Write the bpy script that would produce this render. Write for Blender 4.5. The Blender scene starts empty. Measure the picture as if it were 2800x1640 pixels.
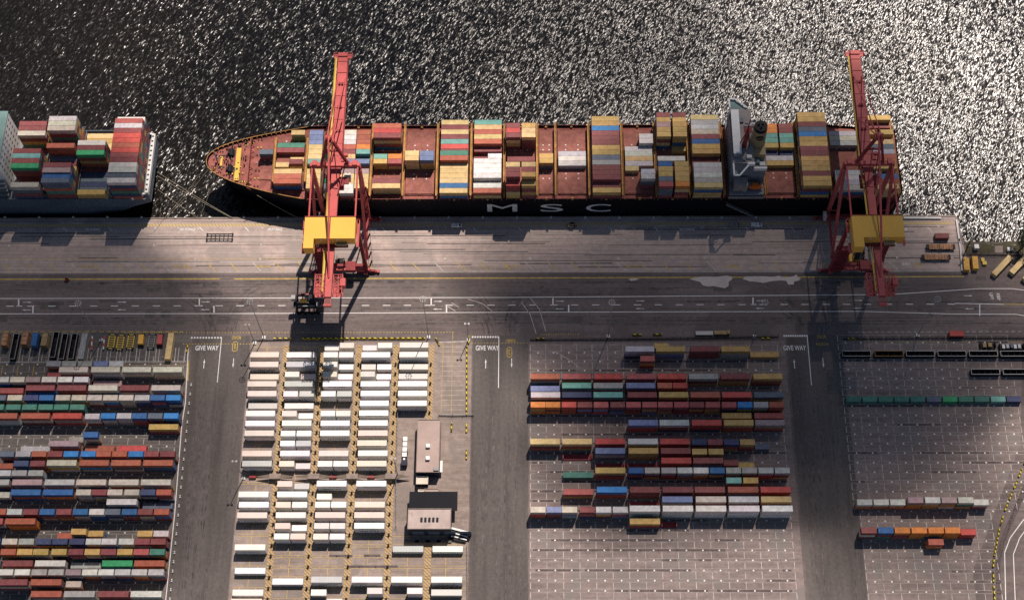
import bpy, bmesh, math, random
from mathutils import Vector, Matrix
random.seed(7)
# ---------------------------------------------------------------- camera model (2800 x 1640 picture, metres, X east, Y north, Z up)
F_PX = 4105.0
NV = (40.0, 8500.0, -F_PX)
EV = (297000.0, 587.0, F_PX)
def _n(v):
    l = math.sqrt(sum(c*c for c in v)); return tuple(c/l for c in v)
def _x(a, b): return (a[1]*b[2]-a[2]*b[1], a[2]*b[0]-a[0]*b[2], a[0]*b[1]-a[1]*b[0])
def _d(a, b): return sum(p*q for p, q in zip(a, b))
E_C = _n(EV)
_nn = _n(NV); _k = _d(_nn, E_C); N_C = _n(tuple(a-_k*b for a, b in zip(_nn, E_C)))
U_C = _x(E_C, N_C)
CAM_H = 591.0
_c = (0.0, 0.0, -1.0)
_dir = (_d(E_C, _c), _d(N_C, _c), _d(U_C, _c))
_t = CAM_H/-_dir[2]
CAM = (-_dir[0]*_t, -_dir[1]*_t, CAM_H)
def gp(x, y, z=0.0):
    """picture point (2800 px wide) -> world point on the level z"""
    v = (x-1400.0, 820.0-y, -F_PX)
    w = (_d(E_C, v), _d(N_C, v), _d(U_C, v))
    t = (z-CAM[2])/w[2]
    return (CAM[0]+w[0]*t, CAM[1]+w[1]*t, z)
def pj(X, Y, Z=0.0):
    w = (X-CAM[0], Y-CAM[1], Z-CAM[2])
    v = tuple(E_C[i]*w[0]+N_C[i]*w[1]+U_C[i]*w[2] for i in range(3))
    return (1400+F_PX*v[0]/-v[2], 820-F_PX*v[1]/-v[2])
# ---------------------------------------------------------------- what stands in the yard: roofs read row by row
# zones: (x0, y0, scale) of the enlargement the numbers were read in
ZN = {'A': (0,890,4.6667), 'B': (0,1160,4.6667), 'C': (0,1400,4.6667), 'D': (600,890,3.6), 'E': (600,1240,3.6),
      'F': (1400,890,3.15), 'G': (1400,1160,3.15), 'H': (2200,880,4.2), 'I': (2200,1180,3.208)}
# (block, zone, y of the roof's far edge, "x0-x1 colour[@y] ...")
YARD = [
('L','A',447,"598-780g 792-980g 995-1183g 1195-1385u 1395-1580l"),
('L','A',518,"755-1130c 1160-1540c 1560-1935c 1955-2330c"),
('L','A',598,"605-790r"),
('L','A',648,"-70-122w 132-320c 330-522p 535-725w 740-930w 945-1138w"),
('L','A',700,"1190-1565p"),
('L','A',752,"330-708m 728-1108m 1128-1508c 1528-1910m 1930-2312c"),
('L','A',790,"-70-313r"),
('L','A',880,"-110-85s 97-292c 307-495n 502-692b 710-903c 917-1105c 1115-1308c 1318-1508c 1518-1708c 1722-1913l 1925-2103b 2120-2308B"),
('L','A',1000,"-140-60d 80-270d 287-475d 492-680d 692-880d 895-1085d"),
('L','A',1110,"-160-240k 262-645k 668-1055R 1085-1278l@1118 1290-1478B 1490-1682l 1692-1875b 1890-2078s 2092-2282B"),
('L','A',1250,"1898-2280t"),
('L','A',1350,"1065-1258b"),
('L','A',1418,"880-1070g"),
('L','B',200,"628-1008p"),
('L','B',278,"268-645l"),
('L','B',268,"1085-1470k 1495-1875R"),
('L','B',336,"-5-185s 205-395g 405-600k 612-800m 815-1005B 1038-1222B 1230-1420k 1432-1625k 1640-1832B 1842-2030m 2048-2238m"),
('L','B',447,"180-368n@458 388-580m@458 598-985c 1012-1398k 1418-1805k 1825-2215k"),
('L','B',495,"-20-172k"),
('L','B',580,"-50-145l 150-350g 362-560g"),
('L','B',695,"-260-125g 155-545p 570-957l 975-1362c 1385-1780c 1795-2190c"),
('L','B',824,"145-522b 548-940b 972-1165c 1178-1362m 1372-1570c 1585-1785c 1795-1985n 1998-2190k"),
('L','B',862,"-60-130c"),
('L','B',945,"1362-1750w"),
('L','B',1000,"1820-2210s"),
('L','B',1072,"-110-78k 90-290l 300-495m 510-700b 720-915m 935-1125b 1140-1338w 1345-1540s 1555-1755b 1765-1950m 1968-2160k"),
('L','B',1192,"-340-38r 62-465k"),
('L','B',1350,"905-1110t@1325 1125-1328t 1758-1950t 1962-2155w"),
('L','B',1382,"735-925k"),
('L','C',330,"-185-12b 28-228c 240-443g 465-660n 675-865n 887-1083n 1098-1293w 1300-1492w 1518-1715w 1728-1912m 1925-2118m"),
('L','C',463,"10-208k 222-418t 425-625t 655-858t 872-1072m 1082-1280t 1292-1482m 1500-1695t 1708-1903r 1912-2108d"),
('L','C',608,"-380-15s 35-425m 440-850w 905-1298g@638 1300-1700e 1710-2110k"),
('L','C',722,"-25-172w 187-390w 402-607g 617-822g 838-1040p 1050-1248w 1258-1458w 1470-1668l 1682-1880w 1893-2095l"),
('L','C',848,"-40-360m 385-798k"),
('L','C',875,"838-1045c"),
('L','C',998,"390-800k 815-1220g 1250-1650m 1665-2070w"),
('R','F',173,"975-1225l 1240-1490t 1540-1785m 1800-2052t"),
('R','F',152,"1228-1350t"),
('R','F',225,"2050-2298t"),
('R','F',258,"1105-1230r"),
('R','F',410,"160-410k 430-682r 703-953R 982-1235r 1253-1503R 1522-1775g 1795-2050m 2075-2330t"),
('R','F',488,"160-410u@518 432-682a 703-953g 982-1235u 1255-1375k 1387-1508R"),
('R','F',568,"163-415w 432-684n 703-953a 995-1247m 1265-1517t 1537-1788k 1808-2063R 2085-2335s"),
('R','F',655,"163-285o 290-415o 430-552R 567-688m 705-828r 848-970m 985-1107r 1123-1247r 1258-1383r 1397-1520r 1530-1652m 1668-1790r 1808-1930r 1945-2067B 2082-2205g 2218-2340k"),
('R','F',750,"1808-2060t 2085-2340r"),
('R','F',808,"1003-1255u 1270-1525l 1550-1803R 1825-2078t 2095-2348p"),
('R','G',118,"158-413y 433-688y 717-975R 1000-1255l 1275-1530R 1550-1673n@125 1687-1812m@125 1830-1950n@125 1963-2090t@125 2093-2217s@165"),
('R','G',198,"717-975u 1003-1260t 1283-1537m 1553-1677t@207 1693-1820t@207"),
('R','G',245,"437-692F"),
('R','G',265,"1825-1942m"),
('R','G',282,"1287-1542R 1560-1818m"),
('R','G',325,"717-972F 995-1250F 1828-2085t"),
('R','G',368,"717-975t 1005-1130b 1143-1272g 1287-1413g 1425-1553l 1563-1692w 1703-1830b 1845-1970g 1982-2108g 2123-2250l 2263-2392l"),
('R','G',408,"440-695d"),
('R','G',455,"1845-1975a 1990-2120t"),
('R','G',532,"443-700r@552 732-990B 1015-1277m 1295-1557m 1570-1835m 1857-2120k 2140-2400R"),
('R','G',615,"1295-1553u 1585-1840c 1865-2125l 2145-2405y"),
('R','G',655,"1010-1270F"),
('R','G',705,"160-288c 300-425u 432-560c 585-712m 722-855w 868-997w"),
('R','G',700,"1010-1275W 1297-1557W 1580-1843W 1867-2128W 2150-2415W"),
('R','G',805,"1013-1275t"),
('R','G',825,"1290-1418Y"),
('Q','H',850,"470-650d 660-835d 845-1015d 1025-1200d 1210-1385d 1395-1570s 1580-1755e 1765-1935d 1945-2120d 2135-2305a 2315-2485n"),
('Q','I',590,"457-593w 603-738w 750-882w 903-1040p@570 1052-1190w@570 1200-1333p@570 1345-1480w@570 1480-1612w"),
('Q','I',835,"497-630m 643-778b 788-923o 935-1072o 1080-1222o 1230-1363o 1368-1503R@850"),
('Q','I',937,"1080-1220k"),
]
REEF = [
('D',1,"255:303-590 352:297-585 475:302-588 545:275-565 640:275-567 762:283-575 838:260-550 935:257-545 1030:247-540 1230:222-518 1328:222-520"),
('E',1,"370:190-485 470:190-490 575:172-475 890:150-455 1120:148-460 1335:125-438 1425:115-420"),
('D',2,"258:662-945 352:657-945 453:643-790 475:808-945 545:638-930 645:632-773 645:785-935 762:640-930 840:615-762 862:782-922 930:615-908 1035:608-745 1035:762-905 1132:600-742 1132:755-902 1228:598-890 1332:588-738 1355:752-897"),
('E',2,"265:572-718 290:742-885 370:568-865 472:555-705 472:718-865 572:553-855 680:545-700 700:715-862 782:538-690 782:698-850 1225:522-825"),
('D',3,"190:1040-1175 168:1185-1327 258:1027-1167 258:1180-1320 352:1020-1165 378:1182-1320 452:1015-1160 475:1172-1312 545:1018-1305 645:1003-1145 645:1158-1303 838:998-1140 838:1148-1292 932:993-1288 1030:990-1283 1228:982-1270 1332:968-1112 1332:1123-1267"),
('E',3,"260:957-1255 392:957-1108 470:945-1090 470:1102-1248 570:942-1240 680:932-1082 680:1090-1238 785:922-1075 785:1088-1235 1205:905-1207 1333:900-1055 1430:1060-1205"),
('D',4,"190:1413-1550 168:1562-1700 258:1398-1683 378:1400-1540 378:1555-1692 450:1388-1533 475:1547-1690 545:1388-1677 638:1390-1677 735:1382-1668 830:1375-1663 928:1367-1660 1028:1365-1657 1125:1355-1650 1225:1367-1655 1328:1352-1645"),
('E',4,"260:1347-1645 468:1332-1630 570:1325-1627 677:1325-1627 1205:1302-1607 1318:1453-1607"),
('D',5,"162:1778-2055 255:1770-2055 375:1770-2055 470:1765-2050 543:1758-2045 638:1757-2045 735:1755-2040"),
('E',5,"905:1708-2008 1205:1692-1997 1318:1850-1997"),
('E',6,"905:2098-2398 1205:2085-2390 1332:2085-2388"),
]
# ---------------------------------------------------------------- helpers
SC = bpy.context.scene
COL = SC.collection
class MB:
    """collects faces in world metres; build() links them as ONE mesh object"""
    def __init__(s): s.v = []; s.f = []; s.m = []
    def face(s, pts, mi=0):
        n = len(s.v); s.v += [tuple(p) for p in pts]; s.f.append(tuple(range(n, n+len(pts)))); s.m.append(mi)
    def hexa(s, b, t, mi=0):
        """b, t: bottom and top quads, both counter-clockwise from above"""
        n = len(s.v); s.v += [tuple(p) for p in b]+[tuple(p) for p in t]
        for q in ((3,2,1,0),(4,5,6,7),(0,1,5,4),(1,2,6,5),(2,3,7,6),(3,0,4,7)):
            s.f.append(tuple(n+i for i in q)); s.m.append(mi)
    def box(s, x0, x1, y0, y1, z0, z1, mi=0):
        s.hexa([(x0,y0,z0),(x1,y0,z0),(x1,y1,z0),(x0,y1,z0)], [(x0,y0,z1),(x1,y0,z1),(x1,y1,z1),(x0,y1,z1)], mi)
    def beam(s, p, q, w, h, mi=0, w2=None, h2=None):
        p, q = Vector(p), Vector(q); d = (q-p).normalized()
        side = d.cross(Vector((0,0,1)))
        if side.length < .05: side = Vector((1,0,0))
        side.normalize(); up = side.cross(d).normalized()
        w2 = w if w2 is None else w2; h2 = h if h2 is None else h2
        def ring(c, a, b): return [c-side*a/2-up*b/2, c+side*a/2-up*b/2, c+side*a/2+up*b/2, c-side*a/2+up*b/2]
        A, B = ring(p, w, h), ring(q, w2, h2); n = len(s.v); s.v += [tuple(x) for x in A+B]
        for f in ((0,1,2,3),(7,6,5,4),(1,0,4,5),(2,1,5,6),(3,2,6,7),(0,3,7,4)):
            s.f.append(tuple(n+i for i in f)); s.m.append(mi)
    def tube(s, p, q, r, n=8, mi=0, r2=None):
        p, q = Vector(p), Vector(q); d = (q-p).normalized(); r2 = r if r2 is None else r2
        a = d.cross(Vector((0,0,1)))
        if a.length < .05: a = Vector((1,0,0))
        a.normalize(); b = d.cross(a)
        k = len(s.v)
        for c, rr in ((p, r), (q, r2)):
            for i in range(n):
                t = 2*math.pi*i/n; s.v.append(tuple(c+a*math.cos(t)*rr+b*math.sin(t)*rr))
        for i in range(n):
            j = (i+1) % n; s.f.append((k+i, k+j, k+n+j, k+n+i)); s.m.append(mi)
        s.f.append(tuple(k+i for i in range(n))[::-1]); s.f.append(tuple(k+n+i for i in range(n))); s.m += [mi, mi]
    def prism(s, pts, z0, z1, mi=0):
        n = len(pts); k = len(s.v)
        s.v += [(p[0],p[1],z0) for p in pts]+[(p[0],p[1],z1) for p in pts]
        for i in range(n):
            j = (i+1) % n; s.f.append((k+i,k+j,k+n+j,k+n+i)); s.m.append(mi)
        s.f.append(tuple(k+n+i for i in range(n))); s.f.append(tuple(k+i for i in range(n))[::-1]); s.m += [mi, mi]
    def build(s, name, mats, parent=None, origin=None, smooth=False):
        me = bpy.data.meshes.new(name)
        o = parent_origin(parent) if origin is None else origin
        me.from_pydata([(v[0]-o[0], v[1]-o[1], v[2]-o[2]) for v in s.v], [], s.f)
        mats = mats if isinstance(mats, (list, tuple)) else [mats]
        for m in mats: me.materials.append(m)
        if len(mats) > 1: me.polygons.foreach_set('material_index', s.m)
        if smooth: me.polygons.foreach_set('use_smooth', [True]*len(me.polygons))
        me.update()
        bm = bmesh.new(); bm.from_mesh(me); bmesh.ops.recalc_face_normals(bm, faces=bm.faces); bm.to_mesh(me); bm.free()
        ob = bpy.data.objects.new(name, me); COL.objects.link(ob)
        if parent is not None:
            ob.parent = parent
            if origin is not None: ob.location = (0,0,0)
        else: ob.location = o
        return ob
def parent_origin(p):
    o = Vector((0,0,0))
    while p is not None: o = o+p.location; p = p.parent
    return tuple(o)
def tag(o, label=None, cat=None, group=None, kind=None):
    if label: o['label'] = label
    if cat: o['category'] = cat
    if group: o['group'] = group
    if kind: o['kind'] = kind
    return o
def thing(name, label, cat, loc, group=None, rz=0):
    o = bpy.data.objects.new(name, None); COL.objects.link(o); o.location = loc; o.rotation_euler = (0,0,rz)
    o.empty_display_size = .5
    return tag(o, label, cat, group)
def struct(name, mb, mats, **k):
    return tag(mb.build(name, mats, origin=(0,0,0), **k), kind='structure')
def kids(o): return [c for c in bpy.data.objects if c.parent == o]
def dup(o, loc, label=None, parent=None, group=None, rz=None):
    c = o.copy(); COL.objects.link(c)
    if parent is not None: c.parent = parent
    if loc is not None: c.location = loc
    if rz is not None: c.rotation_euler = (0,0,rz)
    if label: c['label'] = label
    if group: c['group'] = group
    for k in o.children: dup(k, None, parent=c)
    return c
ONES = 'zeroth first second third fourth fifth sixth seventh eighth ninth tenth eleventh twelfth thirteenth fourteenth fifteenth sixteenth seventeenth eighteenth nineteenth'.split()
def nth(n):
    if n < 20: return ONES[n]
    t = {2:'twent',3:'thirt',4:'fort',5:'fift'}[n//10]
    return t+'ieth' if n % 10 == 0 else t+'y-'+ONES[n % 10]
# ---------------------------------------------------------------- materials
def new_mat(name):
    m = bpy.data.materials.new(name); m.use_nodes = True; nt = m.node_tree
    nt.nodes['Principled BSDF'].inputs['Specular IOR Level'].default_value = .5 if name in ('sea_water','dark_glass','galvanised','grey_steel') else .14
    return m, nt, nt.nodes['Principled BSDF']
def nd(nt, typ, **k):
    n = nt.nodes.new(typ)
    for a, b in k.items():
        if a.startswith('i_'): n.inputs[int(a[2:]) if a[2:].isdigit() else a[2:].replace('_',' ')].default_value = b
        else: setattr(n, a, b)
    return n
def ramp(nt, fac, stops):
    r = nt.nodes.new('ShaderNodeValToRGB'); e = r.color_ramp.elements
    while len(e) < len(stops): e.new(.5)
    for x, (p, c) in zip(e, stops): x.position = p; x.color = (c[0],c[1],c[2],1) if not isinstance(c, (int,float)) else (c,c,c,1)
    nt.links.new(fac, r.inputs[0]); return r.outputs[0]
def mixc(nt, fac, a, b, mode='MIX'):
    m = nt.nodes.new('ShaderNodeMix'); m.data_type = 'RGBA'; m.blend_type = mode
    for s, v in ((0, fac), (6, a), (7, b)):
        if hasattr(v, 'is_linked') or isinstance(v, bpy.types.NodeSocket): nt.links.new(v, m.inputs[s])
        elif isinstance(v, (int, float)) : m.inputs[s].default_value = v if s == 0 else (v,v,v,1)
        else: m.inputs[s].default_value = (v[0],v[1],v[2],1)
    return m.outputs[2]
def noise(nt, vec, scale, detail=4, rough=.55, dist=0):
    n = nd(nt, 'ShaderNodeTexNoise'); n.inputs['Scale'].default_value = scale; n.inputs['Detail'].default_value = detail
    n.inputs['Roughness'].default_value = rough; n.inputs['Distortion'].default_value = dist
    nt.links.new(vec, n.inputs['Vector']); return n.outputs['Fac']
def wpos(nt, sx=1, sy=1, sz=1, rz=0):
    g = nd(nt, 'ShaderNodeNewGeometry'); m = nd(nt, 'ShaderNodeMapping')
    m.inputs['Scale'].default_value = (sx,sy,sz); m.inputs['Rotation'].default_value = (0,0,rz)
    nt.links.new(g.outputs['Position'], m.inputs['Vector']); return m.outputs['Vector']
def rpos(nt, lx, ly, rz):
    g = nd(nt, 'ShaderNodeNewGeometry'); m = nd(nt, 'ShaderNodeMapping', vector_type='TEXTURE')
    m.inputs['Scale'].default_value = (lx,ly,1); m.inputs['Rotation'].default_value = (0,0,rz)
    nt.links.new(g.outputs['Position'], m.inputs['Vector']); return m.outputs['Vector']
def opos(nt, sx=1, sy=1, sz=1):
    g = nd(nt, 'ShaderNodeTexCoord'); m = nd(nt, 'ShaderNodeMapping'); m.inputs['Scale'].default_value = (sx,sy,sz)
    nt.links.new(g.outputs['Object'], m.inputs['Vector']); return m.outputs['Vector']
def paint(name, c, rough=.5, var=.25, scale=.6, metal=0, dirt=None):
    m, nt, b = new_mat(name)
    n = noise(nt, wpos(nt), scale, 5)
    lo = tuple(x*(1-var) for x in c); hi = tuple(min(1,x*(1+var)) for x in c)
    col = ramp(nt, n, [(.3, lo), (.7, hi)])
    if dirt:
        k = ramp(nt, noise(nt, wpos(nt), scale*2.7, 6, .65), [(.55, 0), (.72, .7)])
        col = mixc(nt, k, col, dirt)
    nt.links.new(col, b.inputs['Base Color']); b.inputs['Roughness'].default_value = rough; b.inputs['Metallic'].default_value = metal
    return m
def ground_mat(name, c1, c2, fine=.5, streak=None, rough=.85, patch=None, pscale=.03, warm=None):
    """paving: broad tone, patches, fine grain, and streaks along the traffic"""
    m, nt, b = new_mat(name)
    col = ramp(nt, noise(nt, wpos(nt), .018, 4, .6), [(.3, c1), (.7, c2)])
    f = ramp(nt, noise(nt, wpos(nt), fine, 6, .7), [(.3, .8), (.7, 1.18)])
    col = mixc(nt, 1.0, col, f, 'MULTIPLY')
    if streak:
        s = ramp(nt, noise(nt, wpos(nt, *streak), 1.0, 5, .7), [(.32, .72), (.5, 1.0), (.7, 1.2)])
        col = mixc(nt, 1.0, col, s, 'MULTIPLY')
    if patch:
        k = ramp(nt, noise(nt, wpos(nt), pscale, 3, .5, .6), [(.56, 0), (.6, .65)])
        col = mixc(nt, k, col, patch)
    if warm:
        k = ramp(nt, noise(nt, wpos(nt), .11, 6, .7, .3), [(.6, 0), (.75, .5)])
        col = mixc(nt, k, col, warm)
    nt.links.new(col, b.inputs['Base Color']); b.inputs['Roughness'].default_value = rough
    return m
M = {}
M['asphalt'] = ground_mat('asphalt', (.142,.114,.108), (.200,.160,.151), .6, (.012,.16,1), patch=(.125,.102,.098))
M['lane_asphalt'] = ground_mat('lane_asphalt', (.105,.091,.085), (.138,.120,.111), .7, (.16,.012,1))
M['concrete'] = ground_mat('quay_concrete', (.37,.292,.262), (.50,.395,.35), .35, (.010,.55,1), patch=(.29,.245,.225), pscale=.02, warm=(.52,.42,.34))
M['pad'] = ground_mat('pad_paving', (.20,.158,.146), (.275,.218,.202), .5, (.03,.35,1), patch=(.205,.185,.172), pscale=.07, warm=(.31,.215,.175))
M['pad_dark'] = ground_mat('pad_paving_dark', (.125,.112,.102), (.18,.156,.142), .5, (.03,.35,1), patch=(.10,.09,.09), pscale=.06)
M['pad_warm'] = ground_mat('pad_paving_warm', (.25,.198,.172), (.335,.27,.235), .5, (.05,.3,1), patch=(.22,.185,.165), pscale=.05, warm=(.36,.26,.19))
M['strip'] = paint('dark_strip', (.12,.094,.09), .85, .25, .5)
M['grid_line'] = paint('very_worn_paint', (.36,.31,.285), .8, .3, .5, dirt=(.24,.2,.185))
M['white_line'] = paint('white_road_paint', (.78,.75,.72), .6, .12, .8, dirt=(.45,.42,.4))
M['faint_line'] = paint('worn_white_paint', (.50,.455,.42), .7, .3, .5, dirt=(.3,.26,.24))
M['yellow_line'] = paint('yellow_road_paint', (.52,.36,.075), .6, .25, .6, dirt=(.3,.24,.15))
M['ochre'] = paint('ochre_paint', (.40,.28,.14), .7, .25, .5)
M['grass'] = ground_mat('grass', (.05,.046,.026), (.095,.083,.05), .6)
M['rock'] = ground_mat('rock', (.10,.09,.08), (.2,.18,.16), .5)
M['puddle'] = paint('puddle_painted_reflection', (.46,.41,.385), .4, .12, .2)  # bright sky reflection of the wet patches painted into their pale base colour
M['red'] = paint('crane_red', (.56,.115,.108), .45, .12, .15, dirt=(.33,.08,.07))
M['dark_red'] = paint('dark_crane_red', (.28,.045,.05), .5, .2, .3)
M['yellow'] = paint('house_yellow', (.86,.47,.085), .5, .04, .1)
M['hand_yellow'] = paint('handrail_yellow', (.70,.48,.09), .5, .1, .3)
M['black'] = paint('black_steel', (.018,.017,.02), .5, .3, .3)
M['steel'] = paint('grey_steel', (.22,.22,.22), .45, .2, .3)
M['pale'] = paint('pale_paint', (.68,.66,.63), .5, .1, .3)
M['white'] = paint('white_paint', (.80,.78,.75), .5, .05, .3)
M['glass'] = paint('dark_glass', (.02,.025,.03), .12, .1, .3)
M['rubber'] = paint('rubber', (.02,.02,.02), .8, .2, .5)
M['hull'] = paint('black_hull', (.006,.006,.011), .6, .25, .12)
M['hull_red'] = paint('hull_red', (.16,.03,.03), .5, .2, .1)
M['hull_blue'] = paint('blue_grey_hull', (.10,.13,.17), .42, .2, .08)
M['deck'] = paint('red_deck', (.30,.10,.082), .7, .35, .3, dirt=(.15,.06,.05))
M['hatch'] = paint('hatch_red', (.31,.115,.092), .65, .28, .4, dirt=(.16,.065,.055))
M['rust'] = paint('rusty_frame', (.46,.24,.075), .6, .35, .4, dirt=(.2,.09,.04))
M['ship_grey'] = paint('ship_grey', (.23,.24,.27), .5, .15, .2)
M['ship_deck'] = paint('ship_grey_deck', (.30,.265,.25), .6, .15, .25)
M['ship_teal'] = paint('ship_teal', (.16,.26,.25), .5, .2, .2)
M['orange'] = paint('lifeboat_orange', (.75,.16,.03), .4, .08, .3)
M['funnel'] = paint('funnel_tan', (.40,.30,.17), .5, .15, .3)
M['roof'] = paint('pink_roof', (.42,.32,.28), .75, .1, .15, dirt=(.33,.25,.22))
M['roof_pale'] = paint('pale_roof', (.46,.37,.335), .75, .18, .18, dirt=(.28,.22,.2))
M['cream'] = paint('cream_roof', (.70,.61,.50), .7, .08, .3)
M['navy'] = paint('navy_wall', (.030,.034,.055), .6, .2, .2)
M['rope'] = paint('mooring_rope', (.42,.36,.27), .8, .2, .5)
M['galv'] = paint('galvanised', (.34,.33,.33), .4, .15, .4)
M['bark'] = paint('bark', (.05,.04,.03), .9, .3, 2)
M['leaf'] = paint('dark_leaf', (.035,.04,.02), .8, .4, 1.2)
M['brown'] = paint('rust_brown', (.42,.22,.12), .6, .3, .5, dirt=(.16,.08,.05))
def stripes(name, c1, c2, sx, sy, rz=.785):
    m, nt, b = new_mat(name)
    w = nd(nt, 'ShaderNodeTexWave'); w.inputs['Scale'].default_value = 1.0; w.inputs['Distortion'].default_value = 0
    nt.links.new(wpos(nt, sx, sy, 1, 0), w.inputs['Vector']); w.bands_direction = 'DIAGONAL'
    nt.links.new(ramp(nt, w.outputs['Fac'], [(.47, c1), (.53, c2)]), b.inputs['Base Color']); b.inputs['Roughness'].default_value = .7
    return m
M['hazard'] = stripes('black_yellow_stripes', (.02,.02,.02), (.72,.56,.06), .26, .26)
M['hatching'] = stripes('yellow_hatching', (.27,.205,.16), (.50,.335,.13), .42, .42)
M['edge_hatch'] = stripes('quay_edge_hatching', (.36,.29,.25), (.62,.45,.12), .42, .42)
# containers: the colour is the object's own
def container_mat(name, from_attr=False):
    m, nt, b = new_mat(name)
    if from_attr: base = nd(nt, 'ShaderNodeAttribute', attribute_name='paint').outputs['Color']
    else: base = nd(nt, 'ShaderNodeObjectInfo').outputs['Color']
    p = wpos(nt)
    v = ramp(nt, noise(nt, p, .55, 5, .65), [(.3, .74), (.7, 1.14)])
    col = mixc(nt, 1.0, base, v, 'MULTIPLY')
    k = ramp(nt, noise(nt, p, .9, 6, .75), [(.58, 0), (.74, .6)])
    col = mixc(nt, k, col, (.17,.12,.095))
    k2 = ramp(nt, noise(nt, wpos(nt, 1.3, .5, 1), 1.7, 3, .6), [(.66, 0), (.72, .45)])
    col = mixc(nt, k2, col, (.55,.5,.45))
    nt.links.new(col, b.inputs['Base Color']); b.inputs['Roughness'].default_value = .5
    return m
M['container'] = container_mat('container_paint')
M['container_stuff'] = container_mat('stowed_container_paint', True)
def white_container_mat():
    m, nt, b = new_mat('reefer_paint')
    base = nd(nt, 'ShaderNodeObjectInfo').outputs['Color']; p = wpos(nt)
    v = ramp(nt, noise(nt, p, .4, 4, .6), [(.3, .93), (.7, 1.04)])
    col = mixc(nt, 1.0, base, v, 'MULTIPLY')
    k = ramp(nt, noise(nt, p, 1.1, 6, .75), [(.68, 0), (.78, .5)])
    nt.links.new(mixc(nt, k, col, (.35,.29,.25)), b.inputs['Base Color']); b.inputs['Roughness'].default_value = .45
    return m
M['reefer'] = white_container_mat()
M['cloth'] = paint('brown_cloth', (.16,.125,.10), .8, .2, .5)
PAL = {'x':(.74,.63,.55),'v':(.55,.53,.52),'w':(.70,.66,.62),'W':(.80,.77,.75),'l':(.56,.54,.54),'g':(.42,.40,.38),'c':(.62,.56,.46),'p':(.43,.30,.30),'r':(.46,.125,.12),'R':(.58,.10,.085),
       'k':(.46,.14,.09),'m':(.27,.085,.085),'o':(.78,.27,.07),'t':(.60,.39,.14),'y':(.72,.52,.25),'b':(.055,.155,.36),'B':(.06,.24,.56),'n':(.07,.085,.17),
       'u':(.21,.25,.42),'s':(.15,.18,.22),'a':(.20,.44,.38),'d':(.09,.25,.19),'e':(.07,.42,.18)}
CNAME = {'x':'beige','v':'dull grey','w':'white','W':'white','l':'pale grey','g':'grey','c':'cream','p':'dusty pink','r':'red','R':'bright red','k':'rust red','m':'maroon','o':'orange','t':'tan',
         'y':'sandy yellow','b':'blue','B':'bright blue','n':'navy','u':'dusty blue','s':'slate grey','a':'aqua','d':'dark green','e':'green'}
# ---------------------------------------------------------------- containers
def container_mesh(name, L, H, mat, reefer=False, marks=False):
    W = 2.438; m = MB(); x, y = L/2, W/2
    # corrugated roof and long sides between the rails
    n = int(L/ (.56 if not reefer else 1.2)); r = .035 if not reefer else .012
    xs = []; 
    for i in range(n+1):
        a = -x+.12+(L-.24)*i/n; xs.append(a)
    prof = []
    for i in range(n):
        w = xs[i+1]-xs[i]; prof += [(xs[i], 0), (xs[i]+w*.35, 0), (xs[i]+w*.5, -r), (xs[i]+w*.85, -r)]
    prof.append((xs[n], 0))
    zt = H-.03
    for (a, da), (b, db) in zip(prof, prof[1:]):
        m.face([(a,-y+.06,zt+da),(b,-y+.06,zt+db),(b,y-.06,zt+db),(a,y-.06,zt+da)])
        m.face([(a,-y+.05-da,.12),(b,-y+.05-db,.12),(b,-y+.05-db,H-.06),(a,-y+.05-da,H-.06)])
        m.face([(a,y-.05+da,.12),(a,y-.05+da,H-.06),(b,y-.05+db,H-.06),(b,y-.05+db,.12)])
    for s in (-1, 1):
        m.box(min(s*x,s*(x-.1)), max(s*x,s*(x-.1)), -y+.14, y-.14, .14, H-.1)      # ends
        for t in (-1, 1):
            m.box(min(s*x,s*(x-.15)), max(s*x,s*(x-.15)), min(t*y,t*(y-.15)), max(t*y,t*(y-.15)), 0, H)   # corner posts
        m.box(-x+.15, x-.15, min(s*y,s*(y-.07)), max(s*y,s*(y-.07)), 0, .14)        # bottom rails
        m.box(-x+.15, x-.15, min(s*y,s*(y-.07)), max(s*y,s*(y-.07)), H-.09, H-.005)  # top rails
        m.box(min(s*x,s*(x-.12)), max(s*x,s*(x-.12)), -y+.15, y-.15, H-.11, H-.005)
    for k in (-.35, -.12, .12, .35): m.box(x, x+.04, k*W-.03, k*W+.03, .2, H-.2)     # door bars
    if reefer: m.box(-x-.03, -x, -y+.2, y-.2, .2, H-.25)                            # cooling unit
    if marks:
        for sy in (-1, 1):
            a = -L*.33
            for k, w in enumerate((.5,.9,.5,.7,.8,.5,.9,.6)):
                m.box(a,a+w,*sorted((sy*(y-.045),sy*(y-.02))),H*.58,H*.78, 1); a += w+.28
    o = m.build(name, [mat, M['hull_blue']] if marks else mat, origin=(0,0,0)); me = o.data; bpy.data.objects.remove(o); return me
CH = 2.62; CHR = 2.9
ME = {(0,20): container_mesh('twenty_foot_container', 6.06, CH-.01, M['container']),
      (0,40): container_mesh('forty_foot_container', 12.19, CH-.01, M['container']),
      (0,41): container_mesh('forty_foot_high_container', 12.19, CHR-.01, M['container']),
      (1,20): container_mesh('short_refrigerated_container', 6.06, CHR-.01, M['reefer'], True),
      (2,40): container_mesh('marked_refrigerated_container', 12.19, CHR-.01, M['reefer'], True, True),
      (1,40): container_mesh('long_refrigerated_container', 12.19, CHR-.01, M['reefer'], True)}
MASS = []           # what is left over past three hundred of a kind: (x, y, z, L, H, colour)
QUEUE = []          # (priority, kind, args)
rnd = random.Random(11)
def jig(c, a=.12):
    f = 1+rnd.uniform(-a, a); return tuple(max(0, min(.9, x*f*(1+rnd.uniform(-.05,.05)))) for x in c)
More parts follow.
